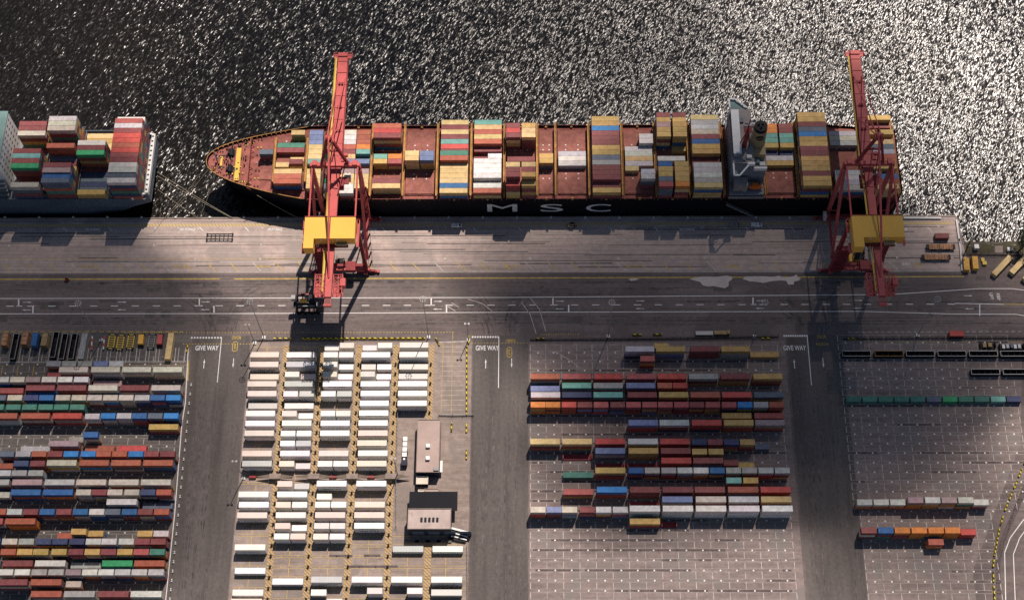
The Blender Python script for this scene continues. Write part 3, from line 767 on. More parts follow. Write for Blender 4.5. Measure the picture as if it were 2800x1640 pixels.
# ---------------------------------------------------------------- the blue grey ship whose stern shows at the far end of the quay
YS2 = 42.9
ROW2 = [YS2+(k+1)*PITCH for k in range(16)]     # far edge, counted from the quay side
B2 = [
 (4, -212.8, [(0,4.2,'c'),(1,1,'m'),(2,1,'m'),(3,5.5,'erae'[0:1]),(4,5.5,'m'),(5,5.5,'a'),(6,5.5,'m'),(7,1,'m'),(8,1,'s'),(9,1,'m'),(10,5,'c'),(11,5,'m'),(12,5,'m')]),
 (3, -198.4, [(0,5.6,'s'),(1,5.4,'b'),(2,5.7,'p'),(3,5.7,'m'),(4,3,'t'),(5,3,'m'),(6,3,'s'),(7,5.6,'k'),(8,3,'m'),(9,3,'s'),(10,6.5,'c'),(11,6.5,'c'),(12,6.5,'l')]),
 (2, -185.4, [(0,1.5,'t'),(1,1,'s'),(2,1,'n'),(3,1,'s'),(4,1,'n'),(5,1,'m'),(6,5,'e'),(7,5,'m'),(8,5,'w'),(9,1,'y'),(10,1,'y'),(11,1,'t'),(12,1,'y')]),
 (1, -169.6, [(0,5.5,'w'),(1,5.5,'s'),(2,5.7,'w'),(3,5.7,'w'),(4,5.7,'m'),(5,5.7,'m'),(6,5.7,'R'),(7,5.7,'k'),(8,5.7,'R'),(9,5.7,'R'),(10,5.7,'m'),(11,5.7,'w'),(12,5.7,'r'),(13,4.6,'w')]),
]
flip = [(bay, x, 40, [(12-k if False else k, T, c) for k, T, c in g]) for bay, x, g in B2]
# rows run from the quay outward here, so the near neighbour is k-1: turn the count round
NR = 14
spec2 = [(bay, x, 40, [(NR-1-k, T, c) for k, T, c in g]) for bay, x, ln, g in flip]
stow(spec2, [ROW2[NR-1-r] for r in range(NR)], 14.0, 'blue grey ship', 'from stern, blue-grey ship', 'mskmnmdt')
YC2 = YS2+7*PITCH
SHIP2 = thing('container_ship', 'blue grey container ship cut off by the picture edge, square stern showing', 'container ship', (-260, YC2, WATER))
_m = MB(); HB2 = 17.75; sx = -161.4
lv = [(13.6, HB2, sx, 0), (8, HB2, sx+.2, 0), (3, HB2-.6, sx-3, 6), (WATER-.5, HB2-2.5, sx-9, 9)]
rings = []
for z, b, x1, tp in lv:
    rings.append([(-420,-b,z),(-190,-b,z),(x1-8,-b*(1-.012*tp),z),(x1,-b*.86*(1-.03*tp),z),(x1,b*.86*(1-.03*tp),z),(x1-8,b*(1-.012*tp),z),(-190,b,z),(-420,b,z)])
for a, b in zip(rings, rings[1:]):
    for i in range(7): _m.face([(a[i][0],YC2+a[i][1],a[i][2]),(a[i+1][0],YC2+a[i+1][1],a[i+1][2]),(b[i+1][0],YC2+b[i+1][1],b[i+1][2]),(b[i][0],YC2+b[i][1],b[i][2])])
_m.face([(p[0],YC2+p[1],p[2]) for p in rings[0]])
_m.build('hull', M['hull_blue'], SHIP2)
_m = MB()
for s in (-1, 1): _m.beam((-420,YC2+s*HB2,14.3),(sx-8,YC2+s*HB2,14.3),.3,1.4); _m.beam((sx-8,YC2+s*HB2,14.3),(sx,YC2+s*HB2*.86,14.3),.3,1.4)
_m.build('side_rail', M['hull_blue'], SHIP2)
_m = MB(); _m.beam((sx-.3,YC2-HB2*.86,14.9),(sx-.3,YC2+HB2*.86,14.9),1.5,2.4)
for s in (-1, 1): _m.beam((sx-7,YC2+s*(HB2-.3),14.7),(sx-.5,YC2+s*HB2*.85,14.7),.8,2.0)
SB = _m.build('stern_bulwark', M['pale'], SHIP2)
_m = MB()
for k in range(12): _m.box(sx-.9,sx-.1,YC2-14+k*2.5,YC2-13.3+k*2.5,16.1,16.25)
_m.build('fairlead', M['black'], SB)
_m = MB(); _m.box(-420,sx-1,YC2-HB2+.4,YC2+HB2-.4,13.62,13.72); _m.build('deck', M['ship_grey'], SHIP2)
for k, g in enumerate((-177.6,-191.9,-205.6)):
    _m = MB(); ya, yb = YS2+.4, YS2+13*PITCH; zt = 18.5 if k != 3 else 26
    for dx in (-.5,.5):
        for kk in range(14): _m.box(g+dx-.1,g+dx+.1,ya+(yb-ya)*kk/13-.12,ya+(yb-ya)*kk/13+.12,13.7,zt)
        for z in (zt, zt-2.6, zt-5.2): _m.beam((g+dx,ya,max(14,z)),(g+dx,yb,max(14,z)),.14,.16)
    for kk in range(13): _m.beam((g+.5,ya+(yb-ya)*kk/13,14),(g+.5,ya+(yb-ya)*(kk+1)/13,zt),.1,.12)
    _m.build('lashing_bridge', M['rust'] if k == 3 else M['steel'], SHIP2)
_m = MB(); _m.box(-236,-222.2,YS2+5,YS2+33,13.7,34); A2 = _m.build('accommodation', M['white'], SHIP2)
for z in (17,20,23,26,29,31.5):
    for k in range(8): _m = MB(); _m.box(-222.2,-222.12,YS2+7.5+k*3.2,YS2+8.5+k*3.2,z,z+.8); _m.build('window', M['glass'], A2)
_m = MB(); _m.box(-236.3,-222,YS2+4.6,YS2+33.4,34,34.3); _m.box(-234,-226,YS2+16,YS2+26,34.3,37); _m.build('upper_deck', M['ship_teal'], A2)
_m = MB(); _m.box(-240,-224.6,54,64,34.3,39); _m.build('funnel', M['funnel'], SHIP2)
_m = MB()
for k in range(5): _m.beam((-236,YS2+.5+k*.9,14.2+k*2.2),(-222.5,YS2+.5+k*.9,14.2+k*2.2),1.2,.3); _m.tube((-222.6,YS2+.5+k*.9,13.7),(-222.6,YS2+.5+k*.9,14.2+k*2.2),.15,6)
_m.build('stair_gallery', M['steel'], A2)
# ---------------------------------------------------------------- ship to shore cranes: rails at y = 39.6 and y = 13.6
YSEA, YLAND, ZG = 39.6, 13.6, 45.0
def make_crane(X, label):
    R = thing('quay_crane', label, 'crane', (X, (YSEA+YLAND)/2, 0), 'red quay cranes')
    w = 9.9
    for sx in (-1, 1):
        x = X+sx*w
        m = MB(); m.beam((x,YSEA,2.6),(x,YSEA,48.2),1.5,1.7); m.build('leg', M['red'], R)
        m = MB(); m.beam((x,YLAND,2.6),(x,YLAND,46.2),1.5,1.6)
        for k in range(30): m.beam((x+sx*.5,YLAND-1.1,4+k*1.35),(x-sx*.9,YLAND-1.1,4.5+k*1.35),.16,.14)
        m.build('leg', M['dark_red'], R)
        m = MB(); m.beam((x+sx*.9,YLAND+2,9),(x+sx*.2,YSEA-1.3,46.5),1.15,1.2); m.build('diagonal_leg', M['red'], R)
        m = MB(); m.beam((x,YLAND+3.0,8.5),(x,YSEA,8.5),.9,1.3); m.beam((x,YSEA-.5,9),(x,YSEA-11,28),.5,.6); m.build('tie_beam', M['dark_red'], R)
        m = MB(); m.tube((x-sx*.3,YSEA,48.6),(x-sx*.3,13.8,47.6),.38,8); m.build('top_tie', M['red'], R)
    for y in (YSEA, YLAND):
        m = MB(); m.beam((X-w-1.4,y,3.0),(X+w+1.4,y,3.0),1.5,1.7); m.build('sill_beam', M['red'] if y == YLAND else M['dark_red'], R)
        for sx in (-1, 1):
            m = MB(); x = X+sx*w
            m.beam((x-3.6,y,1.75),(x+3.6,y,1.75),.9,.8, 0)
            for k in range(8): m.tube((x-4.2+k*1.2,y-.35,.42),(x-4.2+k*1.2,y+.35,.42),.42,10, 1)
            for k in (-1,1): m.beam((x+k*2.4-1.7,y,1.0),(x+k*2.4+1.7,y,1.0),1.1,.7, 0)
            m.box(x+sx*5.0-.6,x+sx*5.0+.6,y-.6,y+.6,.5,1.5, 2); m.box(x-1.3,x+.4,y-1.8,y-.9,1.2,2.6, 2)
            m.build('bogie', [M['dark_red'], M['rubber'], M['red']], R)
    # portal beam over the boom and the A-frame
    m = MB(); m.beam((X-w-.6,YSEA,48.6),(X+w+.6,YSEA,48.6),1.7,1.7)
    for k in (-8.4,-5,5,8.4): m.box(X+k-1.0,X+k+1.0,YSEA-.9,YSEA+1.4,49.45,50.3)
    m.build('portal_beam', M['red'], R)
    m = MB()
    for sx in (-1, 1):
        m.beam((X+sx*5.6,YSEA,49.4),(X+sx*.9,YSEA+.2,68.5),1.1,1.1)
        m.beam((X+sx*1.2,YSEA-.5,62),(X+sx*1.4,YSEA-9.5,46.8),.35,.35)
        m.beam((X+sx*w*.42,YSEA-.4,48.4),(X+sx*1.5,YSEA-13,46.6),.4,.4)
    m.beam((X-3,YSEA,60),(X+3,YSEA,60),.7,.7); m.build('apex_frame', M['dark_red'], R)
    m = MB(); m.box(X-1.9,X+1.9,YSEA-1.2,YSEA+1.6,68.3,68.7)
    for sx in (-.8,.8): m.tube((X+sx-.35,YSEA+.3,69.8),(X+sx+.35,YSEA+.3,69.8),1.0,12); m.box(X+sx*2-.1,X+sx*2+.1,YSEA-1.2,YSEA+1.6,68.7,69.8)
    m.build('apex_platform', M['red'], R)
    # boom over the water, girder over the land
    m = MB(); 
    m.beam((X,YSEA-2,ZG),(X,96.5,ZG),4.4,1.9, 0, 4.0, 1.5)
    for k in range(9):
        y = 46+k*6.0; m.box(X-2.35,X+2.35,y-.12,y+.12,ZG+.75,ZG+1.05)
    for y in (58,70,82): 
        for sx in (-.6,.6): m.box(X+sx-.35,X+sx+.35,y-.5,y+.5,ZG+.9,ZG+1.7, 1)
    for sx in (-1,1): m.beam((X+sx*2.45,YSEA,ZG-.4),(X+sx*2.25,96,ZG-.4),.35,.9, 1)
    B = m.build('boom', [M['red'], M['dark_red']], R)
    m = MB(); m.box(X-4.2,X+4.2,96.2,98.6,ZG-.6,ZG-.4); m.box(X-2,X+2,96.4,98.2,ZG-.4,ZG+1.3)
    for sx in (-1,1):
        m.tube((X+sx*4.1,96.2,ZG-.4),(X+sx*4.1,98.6,ZG+.7),.1,5)
        for y in (96.3,97.4,98.5): m.tube((X+sx*4.1,y,ZG-.4),(X+sx*4.1,y,ZG+.8),.09,5); m.beam((X+sx*2.2,y,ZG-1.2),(X+sx*4.1,y,ZG-.5),.16,.16)
        m.beam((X+sx*4.1,96.3,ZG+.8),(X+sx*4.1,98.5,ZG+.8),.14,.14)
    m.beam((X-4.1,98.5,ZG+.8),(X+4.1,98.5,ZG+.8),.14,.14); m.build('boom_tip_platform', M['red'], B)
    m = MB(); m.beam((X-3.1,YSEA-4,ZG+.2),(X-2.9,96,ZG+.2),.7,.12); m.beam((X-3.5,YSEA-4,ZG+1.2),(X-3.3,96,ZG+1.2),.14,.12)
    for k in range(28): m.tube((X-3.48,YSEA-3+k*2.12,ZG+.2),(X-3.48,YSEA-3+k*2.12,ZG+1.2),.05,4)
    m.build('boom_walkway', M['hand_yellow'], B)
    m = MB(); m.beam((X,YSEA-2,ZG),(X,-20.5,ZG),3.4,1.9, 0, 2.6, 1.6); m.beam((X-1.2,-20,ZG-.4),(X-1.2,-24,ZG-.4),.3,.5); m.beam((X+1.2,-20,ZG-.4),(X+1.2,-24,ZG-.4),.3,.5); m.box(X-1.6,X+1.6,-24.4,-23.6,ZG-1,ZG+.5)
    for k in range(4): m.box(X-1.4,X+1.4,-20.5-k*.9,-20.3-k*.9,ZG-.3,ZG)
    G = m.build('girder', [M['red'], M['dark_red']], R)
    m = MB(); m.beam((X-2.5,YSEA-6,ZG+.2),(X-2.2,-18,ZG+.2),.7,.12); m.beam((X-2.9,YSEA-6,ZG+1.2),(X-2.6,-18,ZG+1.2),.13,.12); m.build('girder_walkway', M['hand_yellow'], G)
    # stays
    m = MB()
    for sx in (-1, 1):
        m.tube((X+sx*.7,YSEA+.6,68.8),(X+sx*1.5,63,ZG+1.2),.26,6); m.tube((X+sx*.9,YSEA+.6,69.2),(X+sx*1.7,85,ZG+1.2),.24,6)
    m.build('forestay', M['red'], R)
    m = MB(); m.beam((X-.1,YSEA-.6,68.6),(X+.1,1.5,53.6),.75,.75); m.beam((X+.1,1.5,53.6),(X,-12,ZG+1),.6,.6); m.build('backstay', M['red'], R)
    # trolley with the driver's cab and its machinery, near the portal
    m = MB(); m.box(X-3.6,X+3.6,30.5,36.8,ZG-2.0,ZG-1.3)
    for a, b, c, d, h in ((-3.4,-2.2,31,33,1.2),(2.4,3.6,31.5,35.5,1.6),(-3.5,-2.4,34,36,.8),(3.7,5.6,33,36,.5)): m.box(X+a,X+b,c,d,ZG-1.3,ZG-1.3+h)
    for k in range(6): m.tube((X+3.7,30.6+k*1.2,ZG-1.3),(X+3.7,30.6+k*1.2,ZG),.07,5); m.tube((X-3.7,30.6+k*1.2,ZG-1.3),(X-3.7,30.6+k*1.2,ZG),.07,5)
    for sx in (-1,1): m.beam((X+sx*3.7,30.5,ZG),(X+sx*3.7,36.8,ZG),.1,.1)
    T = m.build('trolley', M['dark_red'], R)
    m = MB(); m.box(X+3.5,X+6.0,36.0,39.0,ZG-4.6,ZG-1.8); m.build('cab', M['pale'], T)
    m = MB(); m.box(X+3.7,X+5.8,39.0,39.06,ZG-4.2,ZG-2.3); m.build('cab_window', M['glass'], T)
    m = MB()
    for k, (a, y) in enumerate(((2.6,41),(4.6,42.4),(3.0,43.6),(5.4,41.2),(2.2,45),(3.8,46.2))): m.box(X+a-.8,X+a+.8,y-.6,y+.6,ZG-.3,ZG+.5+.4*(k%3)); m.tube((X+a,y-.7,ZG+1),(X+a,y+.7,ZG+1),.42,8)
    for k in range(5): m.beam((X+1.6+k*1.1,40.2,ZG+.1),(X+1.6+k*1.1,47,ZG+.1),.16,.3)
    m.build('hoist_platform', M['red'], R)
    # machinery house, L shaped
    h0, h1 = 46.4, 51.4; x0, x1 = X-10.5, X+10.3
    m = MB(); m.prism([(x0,-1.2),(x0+4.1,-1.2),(x0+4.1,3.2),(x1,3.2),(x1,13.2),(x0,13.2)], h0, h1)
    Hs = m.build('machinery_house', M['yellow'], R)
    m = MB(); m.box(x0-.15,x1+.15,13.2,13.45,h1-.5,h1+.25); m.box(X-.16,X+.16,3.3,13.2,h1,h1+.16); m.build('roof_edge', M['dark_red'], Hs)
    m = MB(); m.box(x0-.9,x1+.9,12.9,14.4,h0-.5,h0-.3)
    for k in range(18): m.tube((x0-.6+k*1.28,14.3,h0-.3),(x0-.6+k*1.28,14.3,h0+.8),.06,5)
    m.beam((x0-.8,14.3,h0+.8),(x1+.8,14.3,h0+.8),.12,.12); m.box(x1+.2,x1+1.2,2,14.4,h0-.5,h0-.3); m.beam((x1+1.1,2,h0+.8),(x1+1.1,14.3,h0+.8),.12,.12)
    m.box(x0-1.3,x0-.1,-1,14,h0-.5,h0-.3); m.beam((x0-1.2,-1,h0+.8),(x0-1.2,14,h0+.8),.12,.12); m.build('house_gallery', M['red'], Hs)
    m = MB()
    for y in (3.2,5.6): m.tube((x0-.75,y,h0+.1),(x0-.75,y+1.8,h0+.1),.6,10)
    m.build('air_tank', M['pale'], Hs)
    for dx in (-3.4, 3.1):
        m = MB(); m.box(X+dx-.5,X+dx+.5,3.0,3.2,h1-1.6,h1-.7); m.build('lamp', M['pale'], Hs)
    m = MB(); m.box(X-4.8,X+7.2,1.7,3.1,h0-.5,h0-.2)
    for k in range(10): m.tube((X-4.6+k*1.3,1.8,h0-.2),(X-4.6+k*1.3,1.8,h0+.8),.06,5)
    m.beam((X-4.7,1.8,h0+.8),(X+7.1,1.8,h0+.8),.1,.1); m.box(X+2.5,X+6.8,2.0,3.0,h0-.2,h0+1.8, 1); m.build('rear_gallery', [M['dark_red'], M['funnel']], Hs)
    # lattice platforms either side of the girder's end
    for sx in (-1, 1):
        m = MB(); xa, xb = X+sx*1.9, X+sx*5.6
        for z in (ZG-2.2, ZG+.2):
            for y in (-19.2,-16.2,-13.2,-10.2): m.beam((xa,y,z),(xb,y,z),.22,.22)
            for x in (xa,(xa+xb)/2,xb): m.beam((x,-19.2,z),(x,-10.2,z),.2,.22)
            for k in range(3): m.beam((xa,-19.2+3*k,z),(xb,-16.2+3*k,z),.16,.16)
        for x in (xa,xb):
            for y in (-19.2,-16.2,-13.2,-10.2): m.tube((x,y,ZG-2.2),(x,y,ZG+1.3),.1,5)
            m.beam((x,-19.2,ZG+1.3),(x,-10.2,ZG+1.3),.12,.12)
        m.box(min(xa,xb),max(xa,xb),-19.2,-13.2,ZG-2.3,ZG-2.2)
        if sx > 0: m.box(xb-.9,xb+1.2,-15.5,-12.2,ZG-1.6,ZG+.9)
        m.build('rear_platform', M['red'], R)
    # stair tower and cable reel on the legs
    m = MB()
    for k in range(9): m.beam((X+w+1.2,YLAND+1+k*2.2,3+k*4.2),(X+w+2.6,YLAND+2.6+k*2.2,6.6+k*4.2),.7,.12); m.tube((X+w+2.7,YLAND+2.6+k*2.2,5+k*4.2),(X+w+2.7,YLAND+2.6+k*2.2,8.4+k*4.2),.07,5)
    for dx in (1.0,2.7): m.beam((X+w+dx,YLAND+1,4),(X+w+dx,YLAND+20,40),.14,.14)
    m.build('stair', M['dark_red'], R)
    m = MB(); xa, xb = X-w-1.2, X-w+4.6; m.box(xa,xb,YLAND-1.6,YLAND+.6,4,23)
    for k in range(9): m.beam((xa+.3,YLAND-1.75,5+k*2),(xb-.3,YLAND-1.75,6.4+k*2),.5,.12)
    m.build('lift_shaft', M['dark_red'], R)
    m = MB(); m.tube((X-w-2.1,YSEA-2,7),(X-w-1.2,YSEA-2,7),2.2,18); m.tube((X-w-1.2,YSEA-2,7),(X-w-.2,YSEA-2,7),.4,8); m.build('cable_reel', M['pale'], R)
    m = MB(); m.box(X+1.4,X+5.6,YLAND-3.2,YLAND+1.2,6.2,8.6); m.box(X-w+1,X+w-1,YLAND-.6,YLAND+.6,6.4,7.4); m.build('electrical_room', M['dark_red'], R)
    return R
CR1 = make_crane(-73.9, 'red quay crane with yellow machinery house above the bow of the black ship')
CR2 = make_crane(149.9, 'red quay crane with yellow machinery house above the stern of the black ship')
# ---------------------------------------------------------------- the setting: water, land, pavings, markings
WATER_ROUGH, SLOPE = .24, 1.0
def water_mat():
    m, nt, b = new_mat('sea_water')
    big = noise(nt, wpos(nt), .006, 3, .5, .3)
    col = ramp(nt, big, [(.35, (.003,.003,.005)), (.55, (.008,.006,.005)), (.75, (.012,.010,.006))])
    nt.links.new(col, b.inputs['Base Color']); b.inputs['Roughness'].default_value = WATER_ROUGH; b.inputs['IOR'].default_value = 1.38
    # wind waves as surface slopes: long crests, short chop, gusts
    def slopes(scale, sx, sy, rz, detail):
        n = nd(nt, 'ShaderNodeTexNoise'); n.inputs['Scale'].default_value = scale; n.inputs['Detail'].default_value = detail; n.inputs['Roughness'].default_value = .55; n.inputs['Distortion'].default_value = .4
        nt.links.new(rpos(nt, sx, sy, rz), n.inputs['Vector'])
        v = nd(nt, 'ShaderNodeVectorMath', operation='SUBTRACT'); nt.links.new(n.outputs['Color'], v.inputs[0]); v.inputs[1].default_value = (.5,.5,.5); return v.outputs[0]
    A = slopes(1.0, .62, 2.1, -.50, 1.2); B2 = slopes(1.0, 1.7, 5.0, -.42, 2)
    def sc(v, f):
        n = nd(nt, 'ShaderNodeVectorMath', operation='SCALE'); nt.links.new(v, n.inputs[0])
        if isinstance(f, float): n.inputs['Scale'].default_value = f
        else: nt.links.new(f, n.inputs['Scale'])
        return n.outputs[0]
    gust = ramp(nt, noise(nt, wpos(nt, .02, .012, 1, .5), 1.0, 4, .6), [(.3, .72), (.7, 1.22)])
    add = nd(nt, 'ShaderNodeVectorMath', operation='ADD'); nt.links.new(sc(A, SLOPE), add.inputs[0]); nt.links.new(sc(B2, SLOPE*.4), add.inputs[1])
    g = sc(add.outputs[0], gust)
    m1 = nd(nt, 'ShaderNodeVectorMath', operation='MULTIPLY_ADD'); nt.links.new(g, m1.inputs[0]); m1.inputs[1].default_value = (1,1,0); m1.inputs[2].default_value = (0,0,1)
    nz = nd(nt, 'ShaderNodeVectorMath', operation='NORMALIZE'); nt.links.new(m1.outputs[0], nz.inputs[0]); nt.links.new(nz.outputs[0], b.inputs['Normal'])
    return m
M['water'] = water_mat()
m = MB(); m.face([(-9000,-60,WATER),(9000,-60,WATER),(9000,9000,WATER),(-9000,9000,WATER)]); struct('sea_water', m, M['water'])
YQ = 41.4
XE = gp(2614,594)[0]                                 # east end of the quay
XE2 = XE+1.5
YSH = gp(2700,668)[1]
m = MB()
land = [(-9000,-9000),(9000,-9000),(9000,YSH),(XE2,YSH),(XE,YQ),(-9000,YQ)]
m.prism(land, -8, 0)
struct('ground', m, M['asphalt'])
Z1, Z2, Z3 = .004, .008, .012
def sheet(name, pts, mat, z=Z1):
    m = MB(); m.face([(p[0],p[1],z) for p in pts]); return struct(name, m, mat)
YC1 = gp(1300,746)[1]
sheet('quay_apron', [(-9000,YC1),(gp(2655,745)[0],YC1),(XE-.3,YQ-.3),(-9000,YQ-.3)], M['concrete'])
m = MB(); m.box(-9000,XE,YQ-.55,YQ+.06,-3,.28); m.beam((XE,YQ-.3,.0),(XE2,YSH,.0),.7,.5); struct('quay_kerb', m, M['pad_warm'])
YT = gp(1300,934)[1]                                # far edge of the yards
XL = gp(517,960)[0]; XW0, XW1 = gp(684,960)[0], gp(1290,960)[0]
XR0, XR1 = gp(1446,960)[0], gp(2147,960)[0]; XQ0 = gp(2306,960)[0]
sheet('left_yard_paving', [(-400,-420),(XL,-420),(XL,gp(300,905)[1]),(-400,gp(300,905)[1])], M['pad_dark'])
sheet('white_yard_paving', [(XW0,-420),(XW1,-420),(XW1,YT),(XW0,YT)], M['pad_warm'])
sheet('centre_yard_paving', [(XR0,-420),(XR1,-420),(XR1,YT),(XR0,YT)], M['pad'])
sheet('right_yard_paving', [(XQ0,-420),(gp(2640,1640)[0],-420),(gp(2660,1560)[0],gp(2660,1560)[1]),(gp(2790,1215)[0],gp(2790,1215)[1]),(gp(2800,960)[0],YT),(XQ0,YT)], M['pad'])
for a, b in ((XL, XW0), (XW1-.5, XR0), (XR1, XQ0)):
    sheet('side_road', [(a+1,-420),(b-.4,-420),(b-.4,YT+3),(a+1,YT+3)], M['lane_asphalt'])
ys0, ys1 = gp(1300,854)[1], gp(1300,818)[1]
M['track'] = paint('wheel_track', (.115,.096,.092), .8, .5, .3)
# ---- markings
def strip(m, p, q, w, z=Z2):
    (x0,y0),(x1,y1) = p[:2], q[:2]; d = math.hypot(x1-x0, y1-y0) or 1; nx, ny = -(y1-y0)/d*w/2, (x1-x0)/d*w/2
    m.face([(x0-nx,y0-ny,z),(x1-nx,y1-ny,z),(x1+nx,y1+ny,z),(x0+nx,y0+ny,z)])
def pl(m, pts, w, z=Z2):
    P = [gp(*p) for p in pts]
    for a, b in zip(P, P[1:]): strip(m, a, b, w, z)
gl = MB(); wl = MB(); yl = MB(); fl = MB(); st = MB(); yh = MB(); oc = MB()
pl(wl, [(-200,816.5),(700,814.8),(1400,813),(2433,805)], .3); pl(wl, [(2433,805),(2678,789),(2767,789),(2830,797)], .3)
pl(wl, [(-200,858),(700,857),(1400,853.5),(2350,851),(2600,858),(2778,859),(2830,868)], .3)
pl(wl, [(2611,829),(2745,832)], .3); pl(yl, [(2745,832),(2830,832)], .3, Z3); pl(wl, [(2679,831),(2679,863)], .45, Z3)
xs = -40
while xs < 2600:
    yy = 837-.0022*xs
    if not (690 < xs and False): pl(wl, [(xs,yy),(xs+20,yy)], .32)
    xs += 57.2
for xa, xb in ((51,90),(545,585),(1179,1221),(1512,1555),(2059,None)):
    ym = 837-.0022*xa; pl(wl, [(xa,ym),(xa,ym-19)], .55, Z3); pl(wl, [(xa-6,ym),(xa+10,ym)], .3, Z3)
    if xb: pl(wl, [(xb,ym),(xb,ym+19)], .55, Z3)
def arrow(m, x, y, ang, L=3.9, w=.22, hd=.62, z=Z3):
    """road arrow: shaft and head, pointing along ang"""
    c, s = math.cos(ang), math.sin(ang)
    def P(a, b): return (x+a*c-b*s, y+a*s+b*c, z)
    m.face([P(-L/2,-w/2),P(L*.12,-w/2),P(L*.12,w/2),P(-L/2,w/2)]); m.face([P(L*.1,-hd/2),P(L/2,0),P(L*.1,hd/2)])
for xa in (75,335,563,1199,1532,1752,2081,2348): 
    ym = 837-.0022*xa
    a = gp(xa,ym-10.5); arrow(wl, a[0], a[1], 0); a = gp(xa-3,ym+10.5); arrow(wl, a[0], a[1], math.pi)
a = gp(2648,808.5); arrow(wl, a[0], a[1], 0); a = gp(2650,844); arrow(wl, a[0], a[1], math.pi)
# give way lines, arrows and lane lines of the three side roads
for x0, x1, y, ye, xe, up, dn in ((522,606,923,1045,594,558,638),(1290,1364,921,1060,1363,1328,1399),(2142,2207,918,1053,2219,2172,2251)):
    n = 11
    for k in range(n):
        p = gp(x0+(x1-x0)*k/(n-.4), y); wl.face([(p[0],p[1]-.4,Z3),(p[0]+.75,p[1]-.4,Z3),(p[0]+.75,p[1]+.4,Z3),(p[0],p[1]+.4,Z3)])
    pl(wl, [(x1,y),(xe,ye)], .33)
    a = gp(up,994); arrow(wl, a[0], a[1], math.pi/2, 4.4, .3, .8); a = gp(dn,992); arrow(wl, a[0], a[1], -math.pi/2, 4.4, .3, .8)
def words(body, px, py, h, w, mat, rz=0, name='lettering'):
    a = gp(px, py); o = solid_text('road_lettering', body, 2, mat, on_ground(a[0], a[1], Z3+.025, rz), None, (w, h)); return tag(o, kind='structure')
for x in (566, 1332.5, 2173): words('GIVE WAY', x, 951, 2.3, 10.0 if x < 2000 else 9.7, M['white_line'])
for x, y, t in ((646.5,923,'1'),(1397,931.5,'3')):
    words('ROAD', x, y, 1.5, 3.9, M['yellow_line'], math.pi)
    a = gp(x-4, y+(24 if t == '1' else 31))
    solid = words(t, x-4, y+(24 if t == '1' else 31), 2.6, .5 if t == '1' else .8, M['yellow_line'], math.pi)
    for k in range(24):
        u, v = 2*math.pi*k/24, 2*math.pi*(k+1)/24
        f = lambda t: (a[0]+1.05*math.cos(t), a[1]+ (1.25 if math.sin(t) > 0 else -1.25)+1.05*math.sin(t))
        strip(yl, f(u), f(v), .32, Z3)
words('ROAD', 2246, 920.5, 1.5, 3.9, M['yellow_line'], math.pi); words('NORTH', 2248, 940.5, 1.3, 5.0, M['yellow_line'], math.pi)
words('LEFT', 2711, 810, 1.4, 3.2, M['white_line'], -math.pi/2); words('KEEP', 2730, 811, 1.4, 3.2, M['white_line'], -math.pi/2)
def dotted(m, p, q, w, on, off, z=Z2):
    P, Q = gp(*p), gp(*q); L = math.hypot(Q[0]-P[0], Q[1]-P[1]); t = 0
    while t < L:
        u, v = t/L, min(1, (t+on)/L); strip(m, (P[0]+(Q[0]-P[0])*u, P[1]+(Q[1]-P[1])*u), (P[0]+(Q[0]-P[0])*v, P[1]+(Q[1]-P[1])*v), w, z); t += on+off
dotted(yl, (500,909), (1245,908), .3, .6, .7); dotted(yl, (500,940), (690,940), .3, .6, .7); dotted(yl, (1290,938), (1450,937), .25, .6, .7); dotted(yl, (1480,915), (1585,913), .5, .35, .7)
dotted(fl, (2320,908), (2800,906), .25, 1.6, 1.2); dotted(yl, (2300,936), (2800,934), .25, .6, .7); dotted(yl, (340,909), (500,908), .5, .4, .6)
# quay apron: hatched edge band, rails, lane lines, bays
bnd = [gp(-300,618), gp(2590,613)]; yb = gp(1300,613.5)[1]
hb = MB(); hb.face([(-400,yb-.6,Z2),(XE-2,yb-.6,Z2),(XE-2,yb+.6,Z2),(-400,yb+.6,Z2)])
struct('edge_hatching', hb, M['edge_hatch'])
for y, w in ((632.5,.16),(642.5,.22),(657,.28),(691,.16),(717,.22),(744,.35)): pl(fl, [(-200,y+1),(2595 if y < 700 else 2640,y-2.5)], w)
pl(yl, [(-200,708),(920,707)], .2); pl(yl, [(-200,764),(600,762.5)], .55); pl(yl, [(640,762.5),(2635,756)], .5)
for k in range(46):
    x = 10+k*62.2
    if x > 2560: break
    yellow = (k % 4 != 3)
    pl(yl if yellow else fl, [(x-1.5-.002*x,720-.002*x),(x+20,743-.002*x)], .34)
    if k % 2 == 0: pl(wl if k % 3 else fl, [(x+38,621),(x+50,634)], .28)
    else: pl(fl, [(x+40,621),(x+52,634)], .28)
for x in (254,514,752,1010,1880,2460): words('NO STORAGE', x, 627.5, 1.3, 6.6, M['white_line'])
for x in (236,492,720,1400,1730,2000): words('SAFETY ZONE', x, 729, 1.1, 6.4, M['yellow_line'])
words('SAFETY', 2478, 722, 1.2, 4.0, M['white_line']); words('ZONE', 2514, 722, 1.2, 2.6, M['yellow_line'])
rl = MB()
for y in (YSEA, YLAND):
    for dx in (-.28,.28): strip(rl, (-400,y+dx), (XE-1 if y > 20 else gp(2640,745)[0],y+dx), .12, Z3)
strip(rl, (-400,YLAND-1.6), (gp(2640,745)[0],YLAND-1.6), .5, Z2)
struct('crane_rail', rl, M['strip'])
# light paved squares on the apron, stains
for x in (-225,-197,-160,-141,-112,-80,-30,8,47,85,120,170,190):
    for y in (36.0,27.5,20.4):
        if rnd.random() < .75: fl.face([(x-.45,y-.45,Z3),(x+.45,y-.45,Z3),(x+.45,y+.45,Z3),(x,y+.55,Z3),(x-.45,y+.45,Z3)])
